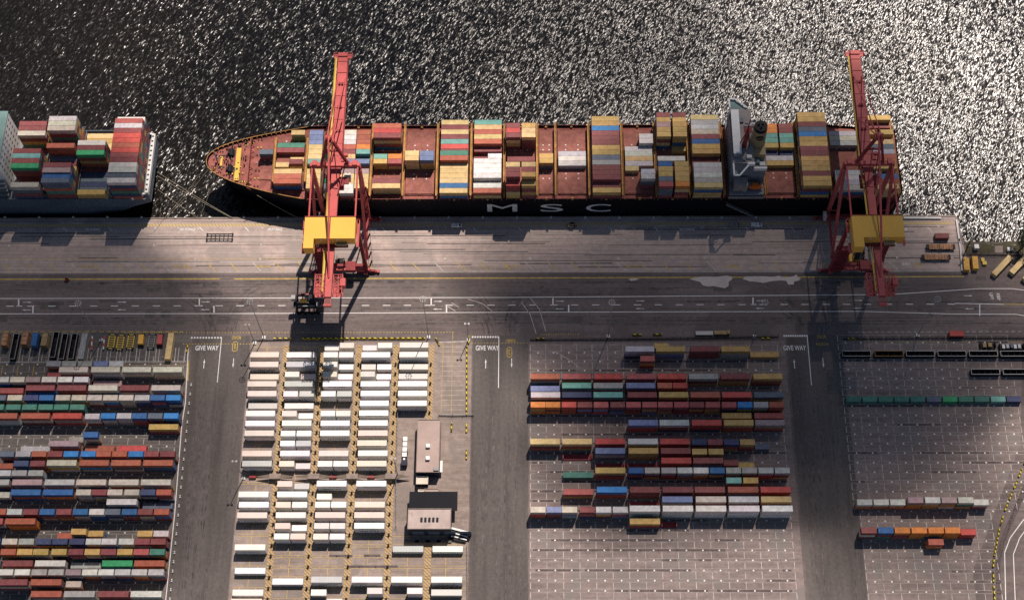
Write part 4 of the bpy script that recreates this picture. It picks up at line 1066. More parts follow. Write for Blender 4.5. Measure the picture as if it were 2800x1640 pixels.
# container slots: lines, posts of light, worn strips
def slots(x0, n, px, ph, pitch, r0, r1, faint, dots=True, strips=.5, dotm=None, cols=None):
    for r in range(r0, r1, -1):
        ya = ph+r*pitch; yb = ya-2.75; yg = ya-pitch
        for y in (ya+.12, yb): strip(gl, (x0,y), (x0+n*px,y), .15)
        k = 0
        while k < n:
            L = rnd.choice((1,1,2,3,5,7))
            if rnd.random() < strips: strip(st, (x0+k*px+rnd.uniform(0,2),(yb+yg)/2), (x0+min(n,k+L)*px-rnd.uniform(0,2),(yb+yg)/2), .95, Z2)
            k += L
        for k in range(n+1):
            x = x0+k*px; strip(faint, (x,yb), (x,ya), .2 if k % 2 else .26, Z3)
            if dots and k < n: dotm.face([(x+px/2-.3,(yb+yg)/2-.3,Z3+.004),(x+px/2+.3,(yb+yg)/2-.3,Z3+.004),(x+px/2+.3,(yb+yg)/2+.3,Z3+.004),(x+px/2-.3,(yb+yg)/2+.3,Z3+.004)])
xr = gp(1400+300/3.15,1455)[0]-6.63; slots(xr, 16, 6.63, 3.2, 4.15, -6, -44, fl, True, .45, wl)
xq = gp(2200+595/4.2,1020)[0]-6.63
slots(xq, 11, 6.63, 3.7, 4.18, -5, -24, fl, True, .12, wl); slots(xq+2.2, 8, 6.63, 3.7, 4.18, -24, -44, fl, True, .12, wl)
xl = gp(20,1390)[0]-26.5; slots(xl, 14, 6.63, 2.2, 4.15, -7, -44, fl, True, .1, wl)
# white yard: ochre hatched service lanes and yellow slot lines
LANES = [gp(x,1101,3)[0] for x in (768.6,868,972,1075.5)]+[gp(1173,1101,3)[0]]
for i, x in enumerate(LANES):
    hb = MB(); y1 = 3.7-31.6*4.43 if i < 4 else 3.7-14*4.43
    hb.face([(x-1.35,-420 if i < 4 else y1,Z2),(x+1.35,-420 if i < 4 else y1,Z2),(x+1.35,YT-1.5,Z2),(x-1.35,YT-1.5,Z2)]); struct('service_lane', hb, M['hatching'])
x56 = gp(1170,1500,0)[0]
hb = MB(); hb.face([(x56-1.35,-420,Z2),(x56+1.35,-420,Z2),(x56+1.35,3.7-25.5*4.43,Z2),(x56-1.35,3.7-25.5*4.43,Z2)]); struct('service_lane', hb, M['hatching'])
for r in range(-6, -40, -1):
    y = 3.7+r*4.43
    strip(yl, (XW0+1,y+.5), (LANES[3] if r > -25 else XW1-1,y+.5), .14); strip(yl, (XW0+1,y-2.9), (LANES[3] if r > -25 else XW1-1,y-2.9), .12)
    for i in range(4):
        xm = (LANES[i]+(LANES[i-1] if i else XW0-1))/2; strip(yl, (xm,y-2.9), (xm,y+.5), .22, Z3)
        for q in (-3.3,3.3): yl.face([(xm+q-.2,y-3.6,Z3),(xm+q+.2,y-3.6,Z3),(xm+q+.2,y-3.2,Z3),(xm+q-.2,y-3.2,Z3)])
    if r < -25:
        for xm in ((LANES[3]+x56)/2, x56+7.4): strip(yl, (xm,y-2.9), (xm,y+.5), .22, Z3)
for x0, x1, y in ((900,964,1519),(995,1040,1518),(950,1088,1548)): pl(st, [(x0,y),(x1,y)], 1.0, Z3)
# strip of paving with parking lines between white yard and road
for k in range(16):
    p = gp(1204,935+k*13.2); strip(fl, (p[0],p[1]), (p[0]+10.5,p[1]), .12)
pl(yl, [(1238,905),(1234,1130)], .16, Z3); pl(yl, [(1212,940),(1206,1128)], .14, Z3); pl(fl, [(1200,935),(1283,932)], .3, Z3)
# top slots of the left yard, lying north to south
for k in range(19):
    x = gp(25+26.6*k,985)[0]; 
    strip(fl, (x,gp(300,988)[1]), (x,gp(300,951)[1]), .34); strip(fl, (x+1.4,gp(300,988)[1]), (x+1.4,gp(300,951)[1]), .26)
pl(fl, [(-40,989.5),(508,988)], .3, Z3); pl(yl, [(0,1000),(515,997)], .12); pl(yl, [(0,1024),(130,1024)], .14); 
for x in (7,50,93): pl(yl, [(x,1000),(x-4,1026)], .3, Z3)
pl(wl, [(515,943),(507,1100),(497,1160),(478,1400),(453,1640)], .35, Z3); pl(yl, [(516,985),(513,1040)], .5, Z3+.004)
dotted(yl, (-10,906.5), (500,906.5), .3, 2.2, 1.0, Z3)
# road at the right edge
pl(wl, [(2800,1418),(2762,1470),(2747,1510),(2750,1640)], .35); pl(wl, [(2826,1418),(2788,1470),(2771,1515),(2776,1640)], .3); dotted(yl, (2792,1330), (2728,1545), .25, .5, .7)
pl(st, [(2828,1275),(2740,1480),(2728,1545),(2733,1660)], 2.0, Z2)
for nm, mb, mat in (('slot_lines',gl,M['grid_line']),('white_markings',wl,M['white_line']),('yellow_markings',yl,M['yellow_line']),('worn_markings',fl,M['faint_line']),('dark_strips',st,M['strip'])): struct(nm, mb, mat)
# tyre tracks: pale arcs where lorries turn
tm = MB()
for pts in (((1280,818),(1320,830),(1345,850)),((1450,815),(1475,845),(1492,905)),((1425,825),(1450,860),(1466,912)),((1235,828),(1255,840)),((1225,838),(1245,850)),((1590,1010),(1560,985),(1515,960))):
    pl(tm, pts, .3, Z2)
struct('tyre_tracks', tm, M['faint_line'])
# worn paving: patches, wheel tracks, stains
pt = MB(); tk = MB(); rw = random.Random(21); zj = lambda: Z1+.0006+rw.random()*.0028
for k in range(46):
    x, y = rw.uniform(-240,240), rw.uniform(-12.5,12); w, h = rw.uniform(1.5,9), rw.uniform(1,3.4)
    z = Z1-.001-k*.00005; pt.face([(x,y,z),(x+w,y,z),(x+w,y+h,z),(x,y+h,z)])
for xc in ((XL+XW0)/2,(XW1+XR0)/2,(XR1+XQ0)/2):
    for k in range(26):
        x, y = xc+rw.uniform(-11,9), rw.uniform(-135,-20); w, h = rw.uniform(.8,3), rw.uniform(2,12)
        pass
    for s in (-1, 1):                                # turning wheels at the mouth of the side roads
        for k in range(9):
            r = rw.uniform(9,22); cx, cy = xc+s*(rw.uniform(4,7)+r), -16+rw.uniform(-3,6); a0 = math.pi if s > 0 else 0
            P = [(cx+r*math.cos(a0-s*t*.075*1.0), cy+r*math.sin(a0-s*t*.075) ) for t in range(rw.randint(10,22))]
            for d in (0, 2.1):
                Q = [(cx+(p[0]-cx)*(1+d/r), cy+(p[1]-cy)*(1+d/r)) for p in P]
                for a, b in zip(Q, Q[1:]): strip(tk, a, b, .38, zj())
    for k in range(14):
        x = xc+rw.uniform(-9,9); y = rw.uniform(-130,-40); L = rw.uniform(15,60)
        strip(tk, (x,y), (x+rw.uniform(-1,1),y-L), .4, zj()); strip(tk, (x+2.1,y), (x+2.1+rw.uniform(-1,1),y-L), .4, zj())
for k in range(90):
    x = rw.uniform(-260,230); y = rw.choice((8.5,6,-9,-11,3.5,-.9,-4.4))+rw.uniform(-1,1); L = rw.uniform(15,80)
    strip(tk, (x,y), (x+L,y+rw.uniform(-.5,.5)), .42, zj())
    y = rw.uniform(15.5,36)
    if k % 2: strip(tk, (x,y), (x+L,y+rw.uniform(-.3,.3)), rw.choice((.25,.4,.5)), zj())
struct('paving_patches', pt, M['lane_asphalt']); struct('wheel_tracks', tk, M['track'])
def blob(pts, name, mat, z=Z3):
    m = MB(); P = [gp(*p) for p in pts]; m.face([(p[0],p[1],z) for p in P]); return struct(name, m, mat)
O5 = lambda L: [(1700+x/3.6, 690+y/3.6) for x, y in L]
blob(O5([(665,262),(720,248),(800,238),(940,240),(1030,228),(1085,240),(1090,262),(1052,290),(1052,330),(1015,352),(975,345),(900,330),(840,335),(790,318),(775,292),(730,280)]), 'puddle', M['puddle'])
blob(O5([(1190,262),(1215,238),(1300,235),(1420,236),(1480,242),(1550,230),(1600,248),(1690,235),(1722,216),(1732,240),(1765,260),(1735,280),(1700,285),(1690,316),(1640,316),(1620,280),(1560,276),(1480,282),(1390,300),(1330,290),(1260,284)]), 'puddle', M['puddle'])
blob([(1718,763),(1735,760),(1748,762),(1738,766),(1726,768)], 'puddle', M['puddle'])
# shore beyond the end of the quay
yS, yF = gp(2700,664)[1], gp(2700,692)[1]
sheet('grass_verge', [(XE2+1,yF),(900,yF),(900,yS+.6),(XE2+1,yS+.6)], M['grass'])
m = MB()
rr = random.Random(5)
for k in range(260):
    x = XE2+rr.uniform(0,420); y = YSH+rr.uniform(-1.0,2.4); s = rr.uniform(.4,1.1)
    m.hexa([(x-s,y-s*.8,-4),(x+s*.9,y-s,-4),(x+s,y+s*.9,-4),(x-s*.8,y+s,-4)], [(x-s*.6,y-s*.5,.2-max(0,y-YSH)*1.2),(x+s*.5,y-s*.6,.3-max(0,y-YSH)*1.2),(x+s*.6,y+s*.5,.1-max(0,y-YSH)*1.2),(x-s*.5,y+s*.6,.2-max(0,y-YSH)*1.2)])
tag(m.build('shore_rocks', M['rock'], origin=(0,0,0)), 'grey boulders along the shore edge beyond the quay', 'rocks', kind='stuff')
sheet('shore_slab', [(gp(2720,690)[0],yF+.2),(gp(2742,690)[0],yF+.2),(gp(2742,672)[0],yS-1.5),(gp(2720,672)[0],yS-1.5)], M['pad'], Z2)
# ---------------------------------------------------------------- things standing about
def Z(zx, zy, s): return lambda x, y, z=0: gp(zx+x/s, zy+y/s, z)
pA, pB, pD, pE, pF, pG, pH, pI = (Z(*ZN[k]) for k in 'ABDEFGHI')
p6 = Z(2100,480,3.6); p8 = Z(780,680,5.271); pJ = Z(1060,1120,3.883)
# light masts: base and height
def mast(base, h, label, group='light masts', lamps=8):
    R = thing('light_mast', label, 'light mast', (base[0],base[1],0), group); x, y = base[:2]
    m = MB(); m.box(x-.7,x+.7,y-.7,y+.7,0,.5); m.build('footing', M['pale'], R)
    m = MB(); m.tube((x,y,.5),(x,y,h),.26,8,0,.13); m.build('pole', M['galv'], R)
    m = MB()
    if lamps > 2:
        for k in range(12):
            a, b = 2*math.pi*k/12, 2*math.pi*(k+1)/12
            m.beam((x+1.1*math.cos(a),y+1.1*math.sin(a),h),(x+1.1*math.cos(b),y+1.1*math.sin(b),h),.08,.08)
        for k in range(4): a = math.pi*k/2; m.beam((x,y,h),(x+1.2*math.cos(a),y+1.2*math.sin(a),h),.1,.1)
        for k in range(lamps): a = 2*math.pi*k/lamps; m.box(x+1.25*math.cos(a)-.2,x+1.25*math.cos(a)+.2,y+1.25*math.sin(a)-.17,y+1.25*math.sin(a)+.17,h-.3,h)
    else:
        m.beam((x-.9,y,h),(x+.9,y,h),.14,.14)
        for k in (-.8,.8): m.box(x+k-.35,x+k+.35,y-.5,y+.4,h-.15,h+.1)
    m.build('lamp_head', M['galv'], R); return R
mast(gp(697,938), 19, 'shorter light mast by the upper left corner of the white yard', lamps=2)
mast(gp(722,923), 36, 'tall light mast by the upper left corner of the white yard')
mast(gp(1172,922), 38, 'tall light mast at the upper right corner of the white yard')
mast(gp(1281,930), 17, 'shorter light mast beside the striped barriers at the second side road', lamps=2)
mast(gp(277,930), 37, 'tall light mast between red and white posts in the left yard')
mast(gp(1663,920), 34, 'tall light mast at the upper edge of the centre yard, near its left end')
mast(gp(2063,920), 34, 'tall light mast at the upper right corner of the centre yard')
mast(gp(2509,917), 36, 'tall light mast by the fence of the right yard')
mast(gp(666,1307), 21, 'lone light mast at the left edge of the white yard beside the bunting walk', lamps=2)
mast(gp(1088,1302), 22, 'light mast beside the workshops, right of the white yard', lamps=2)
# striped concrete barriers
def barrier_mesh():
    m = MB(); a, b = [(-1.9,-.42,0),(1.9,-.42,0),(1.9,.42,0),(-1.9,.42,0)], [(-1.9,-.2,1.0),(1.9,-.2,1.0),(1.9,.2,1.0),(-1.9,.2,1.0)]
    m.hexa(a, b); return m
_b = barrier_mesh().build('striped_barrier', M['hazard'], origin=(0,0,0)); _bme = _b.data; bpy.data.objects.remove(_b)
def barriers(p, q, label, group, gapf=0, step=4.0):
    P, Q = p, q; L = math.hypot(Q[0]-P[0], Q[1]-P[1]); n = max(1, int(L/step)); a = math.atan2(Q[1]-P[1], Q[0]-P[0])
    for k in range(n):
        if rnd.random() < gapf: continue
        o = bpy.data.objects.new('striped_barrier', _bme); COL.objects.link(o); t = (k+.5)/n
        o.location = (P[0]+(Q[0]-P[0])*t, P[1]+(Q[1]-P[1])*t, 0); o.rotation_euler = (0,0,a)
        tag(o, label, 'barrier', group)
barriers(pD(530,132), pD(2030,130), 'black and yellow striped barrier in the line along the upper edge of the white yard', 'barriers above the white yard', .12)
barriers(pD(2436,205), pD(2432,880), 'black and yellow striped barrier beside the second side road, upper line', 'upper barriers by the second side road', 0, 3.95)
barriers(pD(2432,950), pD(2430,1075), 'black and yellow striped barrier beside the second side road, middle group', 'middle barriers by the second side road')
barriers(pD(2432,1200), pD(2430,1345), 'black and yellow striped barrier beside the second side road, lower group', 'lower barriers by the second side road')
barriers(pD(2288,945), pD(2282,1060), 'black and yellow striped barrier at the corner of the workshop yard', 'barriers at the workshop corner')
barriers(pD(2120,110), pD(2175,215), 'black and yellow striped barrier set aslant at the corner of the white yard', 'slanting barriers at the white yard corner')
barriers(pD(2455,110), pD(2452,180), 'lone striped barrier by the shorter mast at the second side road', 'lone barrier by the mast')
barriers(pA(2412,215), pA(2375,370), 'black and yellow striped barrier at the upper right corner of the left yard', 'barriers at the left yard corner')
barriers(pF(170,118), pF(320,116), 'black and yellow striped barrier at the upper left corner of the centre yard', 'barriers at the centre yard corner')
barriers(pF(1018,84), pF(1135,82), 'black and yellow striped barrier in the left group above the centre yard', 'left barriers above the centre yard')
barriers(pF(1190,82), pF(1315,80), 'black and yellow striped barrier in the middle group above the centre yard', 'middle barriers above the centre yard')
barriers(pF(2130,115), pF(2240,112), 'black and yellow striped barrier in the right group above the centre yard', 'right barriers above the centre yard')
barriers(pH(440,198), pH(650,195), 'black and yellow striped barrier at the upper left corner of the right yard', 'barriers at the right yard corner')
cv = [(2812,1240),(2795,1278),(2770,1340),(2745,1400),(2732,1445),(2718,1520),(2714,1555),(2716,1600),(2720,1660)]
for a, b in zip(cv, cv[1:]): barriers(gp(*a), gp(*b), 'black and yellow striped barrier in the curved line beside the right hand road', 'curved line of barriers', 0, 3.85)
# bollards along the left yard, the quay edge and posts of the white yard
def many(name, mb, mat, pts, label, cat, group):
    o = mb.build(name, mat, origin=(0,0,0)); o.location = pts[0]; tag(o, label, cat, group)
    for p in pts[1:]: dup(o, p)
m = MB(); m.tube((0,0,0),(0,0,.8),.24,8); m.tube((0,.75,0),(0,.75,.8),.24,8); m.box(-.2,.2,-.2,.95,0,.1)
many('bollard', m, M['white'], [gp(515+(457-515)*t-6*math.sin(t*3.1)*0+8,1055+585*t) for t in [k/23 for k in range(24)]], 'small white bollard in the row along the right edge of the left yard', 'bollard', 'bollards along the left yard')
m = MB(); m.tube((0,0,0),(0,0,.45),.28,10); m.tube((0,0,.45),(0,0,.7),.5,10,0,.45); m.box(-.6,.6,-.5,.5,0,.12)
many('mooring_bollard', m, M['pale'], [gp(14+k*93.3,595.6) for k in range(28)], 'squat mooring bollard in the row along the quay edge', 'bollard', 'mooring bollards along the quay')
m = MB(); m.box(-.32,.32,-.32,.32,0,1.5); m.box(-.5,.5,-.1,.1,1.1,1.3); m.tube((0,-.9,0),(0,-.9,.9),.1,6)
pts = []
for i, x in enumerate(LANES[:4]+[LANES[4]]):
    for r in range(-7, -39, -1):
        if i == 4 and r < -13: break
        pts.append((x+.15, 3.7+r*4.43-3.3, 0))
many('power_post', m, M['black'], pts, 'short dark power post on the ochre hatched lanes between the white containers', 'power post', 'power posts of the white yard')
m = MB(); m.box(-1.6,1.6,-.35,.35,0,.5)
# fences
def fence(pts, h, label, step=3.0, mat='steel'):
    P = [gp(*p) for p in pts]; R = thing('fence', label, 'fence', P[0])
    for nm in ('rail', 'post'):
        m = MB()
        for a, b in zip(P, P[1:]):
            L = math.hypot(b[0]-a[0], b[1]-a[1]); n = max(1, int(L/step))
            if nm == 'rail':
                for z in (.3,h*.5,h): m.beam((a[0],a[1],z),(b[0],b[1],z),.07,.09)
                m.beam((a[0],a[1],.5),(b[0],b[1],.5),.03,.7)
            else:
                for k in range(n+1): t = k/n; x, y = a[0]+(b[0]-a[0])*t, a[1]+(b[1]-a[1])*t; m.tube((x,y,0),(x,y,h+.1),.08,6)
        o = m.build('mesh_panels' if nm == 'rail' else 'fence_posts', M[mat], R)
        if nm == 'post': o['kind'] = 'stuff'
    return R
fence([(1450,930.5),(1700,929),(1900,926),(2128,922)], 2.2, 'dark mesh fence along the upper edge of the centre yard', mat='black')
fence([(2305,928),(2560,926),(2840,925)], 2.4, 'dark mesh fence along the upper edge of the right yard', mat='black')
fence([(2628,697),(2680,697),(2780,699),(2860,702)], 2.4, 'dark fence between the grass verge and the asphalt', mat='black')
fence([(1090,1110),(1088,1140),(1084,1300),(1084,1440)], 2.4, 'mesh fence between the white yard and the workshops', mat='steel')
fence([(1200,1136),(1238,1137),(1295,1136)], 2.2, 'mesh fence with gate across the workshop yard', mat='steel')
fence([(1278,1490),(1279,1660)], 2.0, 'mesh fence at the lower right edge of the white yard', mat='steel')
fence([(690,931),(790,929)], 1.2, 'low fence at the upper left corner of the white yard', mat='steel')
# kerb walls along the right yard's road edge and the quay end
for pts, lab, w in (([(2614,603),(2625,680),(2630,742)], 'long pale concrete kerb beam at the east end of the quay, inner line', .7), ([(2621,655),(2626,668)], 'short white beam at the east end of the quay, outer line', .7), ([(2470,597.5),(2572,598)], 'long white beam on the quay edge beside the stern', .8)):
    m = MB(); P = [gp(*p) for p in pts]
    for a, b in zip(P, P[1:]): m.beam((a[0],a[1],.45),(b[0],b[1],.45),w,.9)
    tag(m.build('kerb_beam', M['pale'], origin=P[0]), lab, 'kerb beam')
# vehicles
def ute(p, label, mat, rz=0):
    R = thing('pickup', label, 'pickup', (p[0],p[1],0), None, 0); x, y = p[:2]
    m = MB(); m.box(x-2.5,x+2.5,y-.9,y+.9,.45,1.0); m.hexa([(x-.2,y-.85,1.0),(x+1.7,y-.85,1.0),(x+1.7,y+.85,1.0),(x-.2,y+.85,1.0)],[(x+.0,y-.7,1.75),(x+1.1,y-.7,1.75),(x+1.1,y+.7,1.75),(x+.0,y+.7,1.75)]); m.build('body', mat, R)
    m = MB(); m.box(x-2.45,x-.3,y-.85,y+.85,1.0,1.5); m.build('canopy', mat, R)
    m = MB(); m.hexa([(x+1.15,y-.72,1.1),(x+1.72,y-.78,1.05),(x+1.72,y+.78,1.05),(x+1.15,y+.72,1.1)],[(x+1.12,y-.68,1.72),(x+1.16,y-.68,1.72),(x+1.16,y+.68,1.72),(x+1.12,y+.68,1.72)]); m.build('windscreen', M['glass'], R)
    for dx in (-1.6,1.6):
        for dy in (-.9,.72): m = MB(); m.tube((x+dx,y+dy,.38),(x+dx,y+dy+.18,.38),.38,10); m.build('wheel', M['rubber'], R)
    if rz: R.rotation_euler = (0,0,rz)
    return R
ute(gp(2009,617.5), 'grey white pickup parked on the quay, the one further from the stern', M['ship_deck'])
ute(gp(2068,617), 'white pickup parked on the quay, the one nearer the stern', M['white'])
ute(gp(1249,619), 'small white pickup in the shade of the black ship', M['pale'])
def forklift(p, label, mat, s=1.0):
    R = thing('forklift', label, 'forklift', (p[0],p[1],0)); x, y = p[:2]
    m = MB(); m.box(x-1.7*s,x+.8*s,y-.8*s,y+.8*s,.5*s,1.5*s); m.box(x-1.7*s,x-.9*s,y-.8*s,y+.8*s,1.5*s,1.9*s); m.build('body', mat, R)
    m = MB(); 
    for a in (-.7,.6): 
        for b in (-.7,.7): m.tube((x+a*s,y+b*s,1.5*s),(x+a*s,y+b*s,2.6*s),.08*s,5)
    m.box(x-.9*s,x+.8*s,y-.8*s,y+.8*s,2.6*s,2.7*s); m.build('cab_guard', M['black'], R)
    m = MB()
    for b in (-.5,.5): m.beam((x+1.0*s,y+b*s,.2),(x+1.0*s,y+b*s,3.4*s),.2*s,.2*s); m.beam((x+1.1*s,y+b*s,.35),(x+2.4*s,y+b*s,.3),.16*s,.1)
    m.box(x+.95*s,x+1.15*s,y-.8*s,y+.8*s,.4,1.4*s); m.build('lift_mast', M['black'], R)
    for a in (-1.2,.7):
        for b in (-.85,.7): m = MB(); m.tube((x+a*s,y+b*s,.45*s),(x+a*s,y+b*s+.22*s,.45*s),.45*s,10); m.build('wheel', M['rubber'], R)
    return R
forklift(gp(1564,620), 'small dark forklift standing on the sunny quay midships', M['funnel'])
forklift(gp(934,724), 'dark forklift with tan top between the legs of the left crane', M['brown'], 1.5)
forklift(gp(2340,716), 'orange yellow lift truck under the right crane', M['yellow'], 2.2)
forklift(gp(184,767), 'tiny orange truck at the edge of the apron, far left', M['orange'], .62)
# straddle carrier in the shade of the left crane
R = thing('straddle_carrier', 'black straddle carrier with yellow engine in the shade of the left crane', 'straddle carrier', (-88.6,-4.6,0)); cx, cy = -88.6, -4.6
for s in (-1, 1):
    y = cy+s*2.1
    m = MB(); m.box(cx-5.2,cx+5.2,y-.35,y+.35,1.2,2.1); m.build('side_frame', M['black'], R)
    for k in range(4):
        m = MB(); x = cx-4.2+k*2.8; m.tube((x,y-.28,.75),(x,y+.28,.75),.75,14); m.build('wheel', M['rubber'], R)
    for a in (-4.6, 4.6): m = MB(); m.beam((cx+a,y,2.0),(cx+a*.86,y,10.0),.6,.7); m.build('leg', M['black'], R)
m = MB()
for s in (-1, 1): m.beam((cx-4.6,cy+s*2.1,10.2),(cx+4.6,cy+s*2.1,10.2),.6,.6)
for a in (-4.2,-1.4,1.4,4.2): m.beam((cx+a,cy-2.1,10.3),(cx+a,cy+2.1,10.3),.5,.5)
m.box(cx+1.8,cx+4.4,cy-1.9,cy+1.9,10.5,11.4); m.build('top_frame', M['black'], R)
m = MB(); m.box(cx-2.2,cx+.6,cy-1.7,cy-.3,10.5,11.8); m.tube((cx-.8,cy-1.0,11.8),(cx-.8,cy-1.0,12.3),.5,10); m.build('engine', M['yellow'], R)
m = MB(); m.box(cx-3,cx+1.0,cy+2.4,cy+3.0,9.4,10.2); m.build('stair_box', M['red'], R)
m = MB(); m.box(cx-6.6,cx-4.8,cy+.6,cy+2.4,7.6,9.8); m.build('cab', M['galv'], R)
m = MB(); m.box(cx-6,cx+6,cy-1.1,cy+1.1,5.4,5.9)
for a in (-5.6,5.6): m.box(cx+a-.3,cx+a+.3,cy-1.2,cy+1.2,5.0,5.9)
m.build('spreader', M['steel'], R)
# lifting frames and trailers on the quay and in the yards
def frame(name, cat, p, L, W, mat, label, rz=0, h=.5, z=0):
    R = thing(name, label, cat, (p[0],p[1],z), None, rz); a, b = L/2, W/2
    def bl(mb, nm, mt): 
        o = mb.build(nm, mt, origin=(0,0,0)); o.parent = R; return o
    m = MB()
    for s in (-1, 1): m.beam((-a,s*b,h),(a,s*b,h),.35,.45)
    bl(m, 'side_beam', mat)
    m = MB()
    for k in range(7): x = -a+2*a*k/6; m.beam((x,-b,h),(x,b,h),.3,.4)
    bl(m, 'cross_beam', mat)
    m = MB()
    for s in (-1,1):
        for t in (-1,1): m.box(s*a-.3,s*a+.3,t*b-.3,t*b+.3,h-.5,h+.45)
    bl(m, 'corner_block', M['black']); return R
fr = frame('lifting_frame', 'lifting frame', gp(602,650), 11.4, 2.6, M['black'], 'dark lifting frame lying alone on the sunny quay beside the bow', 0, 1.0)
def bolster(p, label, rz=0):
    R = thing('bolster_trailer', label, 'trailer', (p[0],p[1],0), 'rust brown trailers on the quay', rz)
    def bl(mb, nm, mt): o = mb.build(nm, mt, origin=(0,0,0)); o.parent = R; return o
    m = MB(); m.box(-5.2,5.2,-1.25,1.25,1.3,1.6)
    for k in range(9): m.box(-5.1+k*1.25,-4.7+k*1.25,-1.3,1.3,1.6,1.85)
    m.box(-.6,.6,-1.3,1.3,1.6,2.0); bl(m, 'load_bed', M['brown'])
    for s in (-1,1): m = MB(); m.box(min(s*5.2,s*6.3),max(s*5.2,s*6.3),-1.0,1.0,.9,1.9); m.beam((s*5.9,-1.3,1.6),(s*5.9,1.3,1.6),.3,.3); bl(m, 'end_frame', M['black'])
    for x in (-3.8,-2.6,2.6,3.8):
        for y in (-1.2,.8): m = MB(); m.tube((x,y,.55),(x,y+.4,.55),.55,10); bl(m, 'wheel', M['rubber'])
    return R
bolster(p6(1700,700,1.6), 'rust brown bolster trailer beside the red container at the quay end')
bolster(p6(1655,802,1.6), 'rust brown bolster trailer nearest the road at the quay end')
bolster(p6(810,755,1.6), 'rust brown bolster trailer partly under the right crane')
# single containers standing by themselves
def lone(p, L, code, label, rz=0, z=0):
    o = bpy.data.objects.new('twenty_foot_container' if L < 9 else 'forty_foot_container', ME[(0, 20 if L < 9 else 40)]); COL.objects.link(o)
    o.location = (p[0],p[1],z); o.rotation_euler = (0,0,rz); o.color = (*PAL[code],1)
    return tag(o, label, 'short container' if L < 9 else 'long container')
PAL['Z'] = (.80,.44,.10); CNAME['Z'] = 'orange yellow'
lone(p6(1715,590,2.6), 6, 'm', 'maroon short container at the quay end beside two brown trailers')
lone(p6(1955,866,2.6), 6, 'Z', 'orange yellow short container by the dark fence, the left of two', 1.53); lone(p6(2042,853,2.6), 6, 'Z', 'orange yellow short container by the dark fence, the right of two', 1.53)
lone(p6(2308,882,2.6), 12, 'y', 'weathered sandy long container parked slantwise, first of three', .80); lone(p6(2480,866,2.6), 12, 'y', 'weathered sandy long container parked slantwise, second of three', .80); lone(p6(2610,935,2.6), 12, 'y', 'sandy long container parked slantwise, third of three, cut by the picture edge', .80)
lone(pH(1748,130,2.6), 6, 'R', 'bright pinkish red short container standing alone above the right yard fence')
m = MB(); p = p6(2126,870); m.box(p[0]-.9,p[0]+.9,p[1]-.8,p[1]+.8,0,1.2); m.box(p[0]-1.2,p[0]+.2,p[1]+.9,p[1]+2.6,0,.9); tag(m.build('yellow_skip', M['hand_yellow'], origin=(p[0],p[1],0)), 'small yellow skip beside the orange yellow containers', 'skip')
# open topped bins
def bin_(p, L, label, rz=0, rim='galv', group=None):
    R = thing('open_top_container', label, 'open container', (p[0],p[1],0), group, rz); a, b = L/2, 1.25
    def bl(mb, nm, mt): o = mb.build(nm, mt, origin=(0,0,0)); o.parent = R; return o
    m = MB(); m.box(-a,a,-b,b,.1,.3)
    for s in (-1,1): m.box(-a,a,*sorted((s*b,s*(b-.12))),.3,2.5); m.box(*sorted((s*a,s*(a-.12))),-b+.12,b-.12,.3,2.5)
    for k in range(5): m.box(-a+1+k*(L-2)/4-.1,-a+1+k*(L-2)/4+.1,-b+.12,b-.12,1.5,1.65)
    bl(m, 'body', M['black'])
    m = MB()
    for s in (-1,1): m.box(-a,a,*sorted((s*(b+.02),s*(b-.2))),2.5,2.66); m.box(*sorted((s*a,s*(a-.2))),-b+.2,b-.2,2.5,2.66)
    bl(m, 'rim', M[rim]); return R
for i, (xa, xb) in enumerate(((425,770),(800,1140),(1160,1500),(1520,1865),(1885,2225),(2240,2590))):
    bin_(pH((xa+xb)/2,362,2.6), 12.1, f'black open container, {nth(i+1)} from the left, right yard upper line'+(', orange rim' if i == 1 else ''), 0, 'rust' if i == 1 else 'galv', 'open containers of the upper line')
for i, (xa, xb) in enumerate(((1905,2250),(2270,2615))): bin_(pH((xa+xb)/2,570,2.6), 12.1, f'black open container, {nth(i+1)} from the left, right yard lower line', 0, 'galv', 'open containers of the lower line')
for i, x in enumerate((180,692,805,925)): bin_(pA(x,262-(22 if i == 1 else 0),2.6), 12.1, f'black open topped container lying crosswise, {nth(i+1)} from the left at the top of the left yard', 1.535, 'galv', 'crosswise open containers')
lone(pA(1055,258,2.6), 12, 'g', 'pale grey long container lying crosswise at the top of the left yard', 1.535); lone(pA(2160,258,2.6), 12, 'y', 'sandy long container lying crosswise at the top of the left yard', 1.535)
lone(pA(437,172,5.2), 6, 'b', 'blue short container lying crosswise between two rack stacks', 1.535, 2.62); lone(pA(437,172,5.2), 6, 'n', 'navy short container lying crosswise under the blue one', 1.535)
def racks(p, label, mat, n=6):
    R = thing('stacked_rack', label, 'rack', (p[0],p[1],0), None, 1.535)
    for k in range(n):
        m = MB(); z = k*.75
        m.box(-3,3,-1.2,1.2,z+.2,z+.34)
        for q in range(4): m.box(-3+q*1.95,-2.85+q*1.95,-1.22,1.22,z+.34,z+.5)
        for s in (-1,1): m.beam((-3,s*1.1,z+.3),(3,s*1.1,z+.3),.2,.3)
        for s in (-1,1):
            for t in (-1,1): m.box(s*2.85-.15,s*2.85+.15,t*1.1-.15,t*1.1+.15,z,z+.75)
        o = m.build('rack_tray', mat, origin=(0,0,0)); o.parent = R
racks(pA(55,165,4.6), 'stack of tan flat racks at the far left edge of the left yard', M['brown']); racks(pA(310,150,5.4), 'taller stack of reddish flat racks with a hoop on top', M['brown'], 7); racks(pA(562,168,4.6), 'stack of brownish flat racks beside the crosswise open containers', M['ochre'])
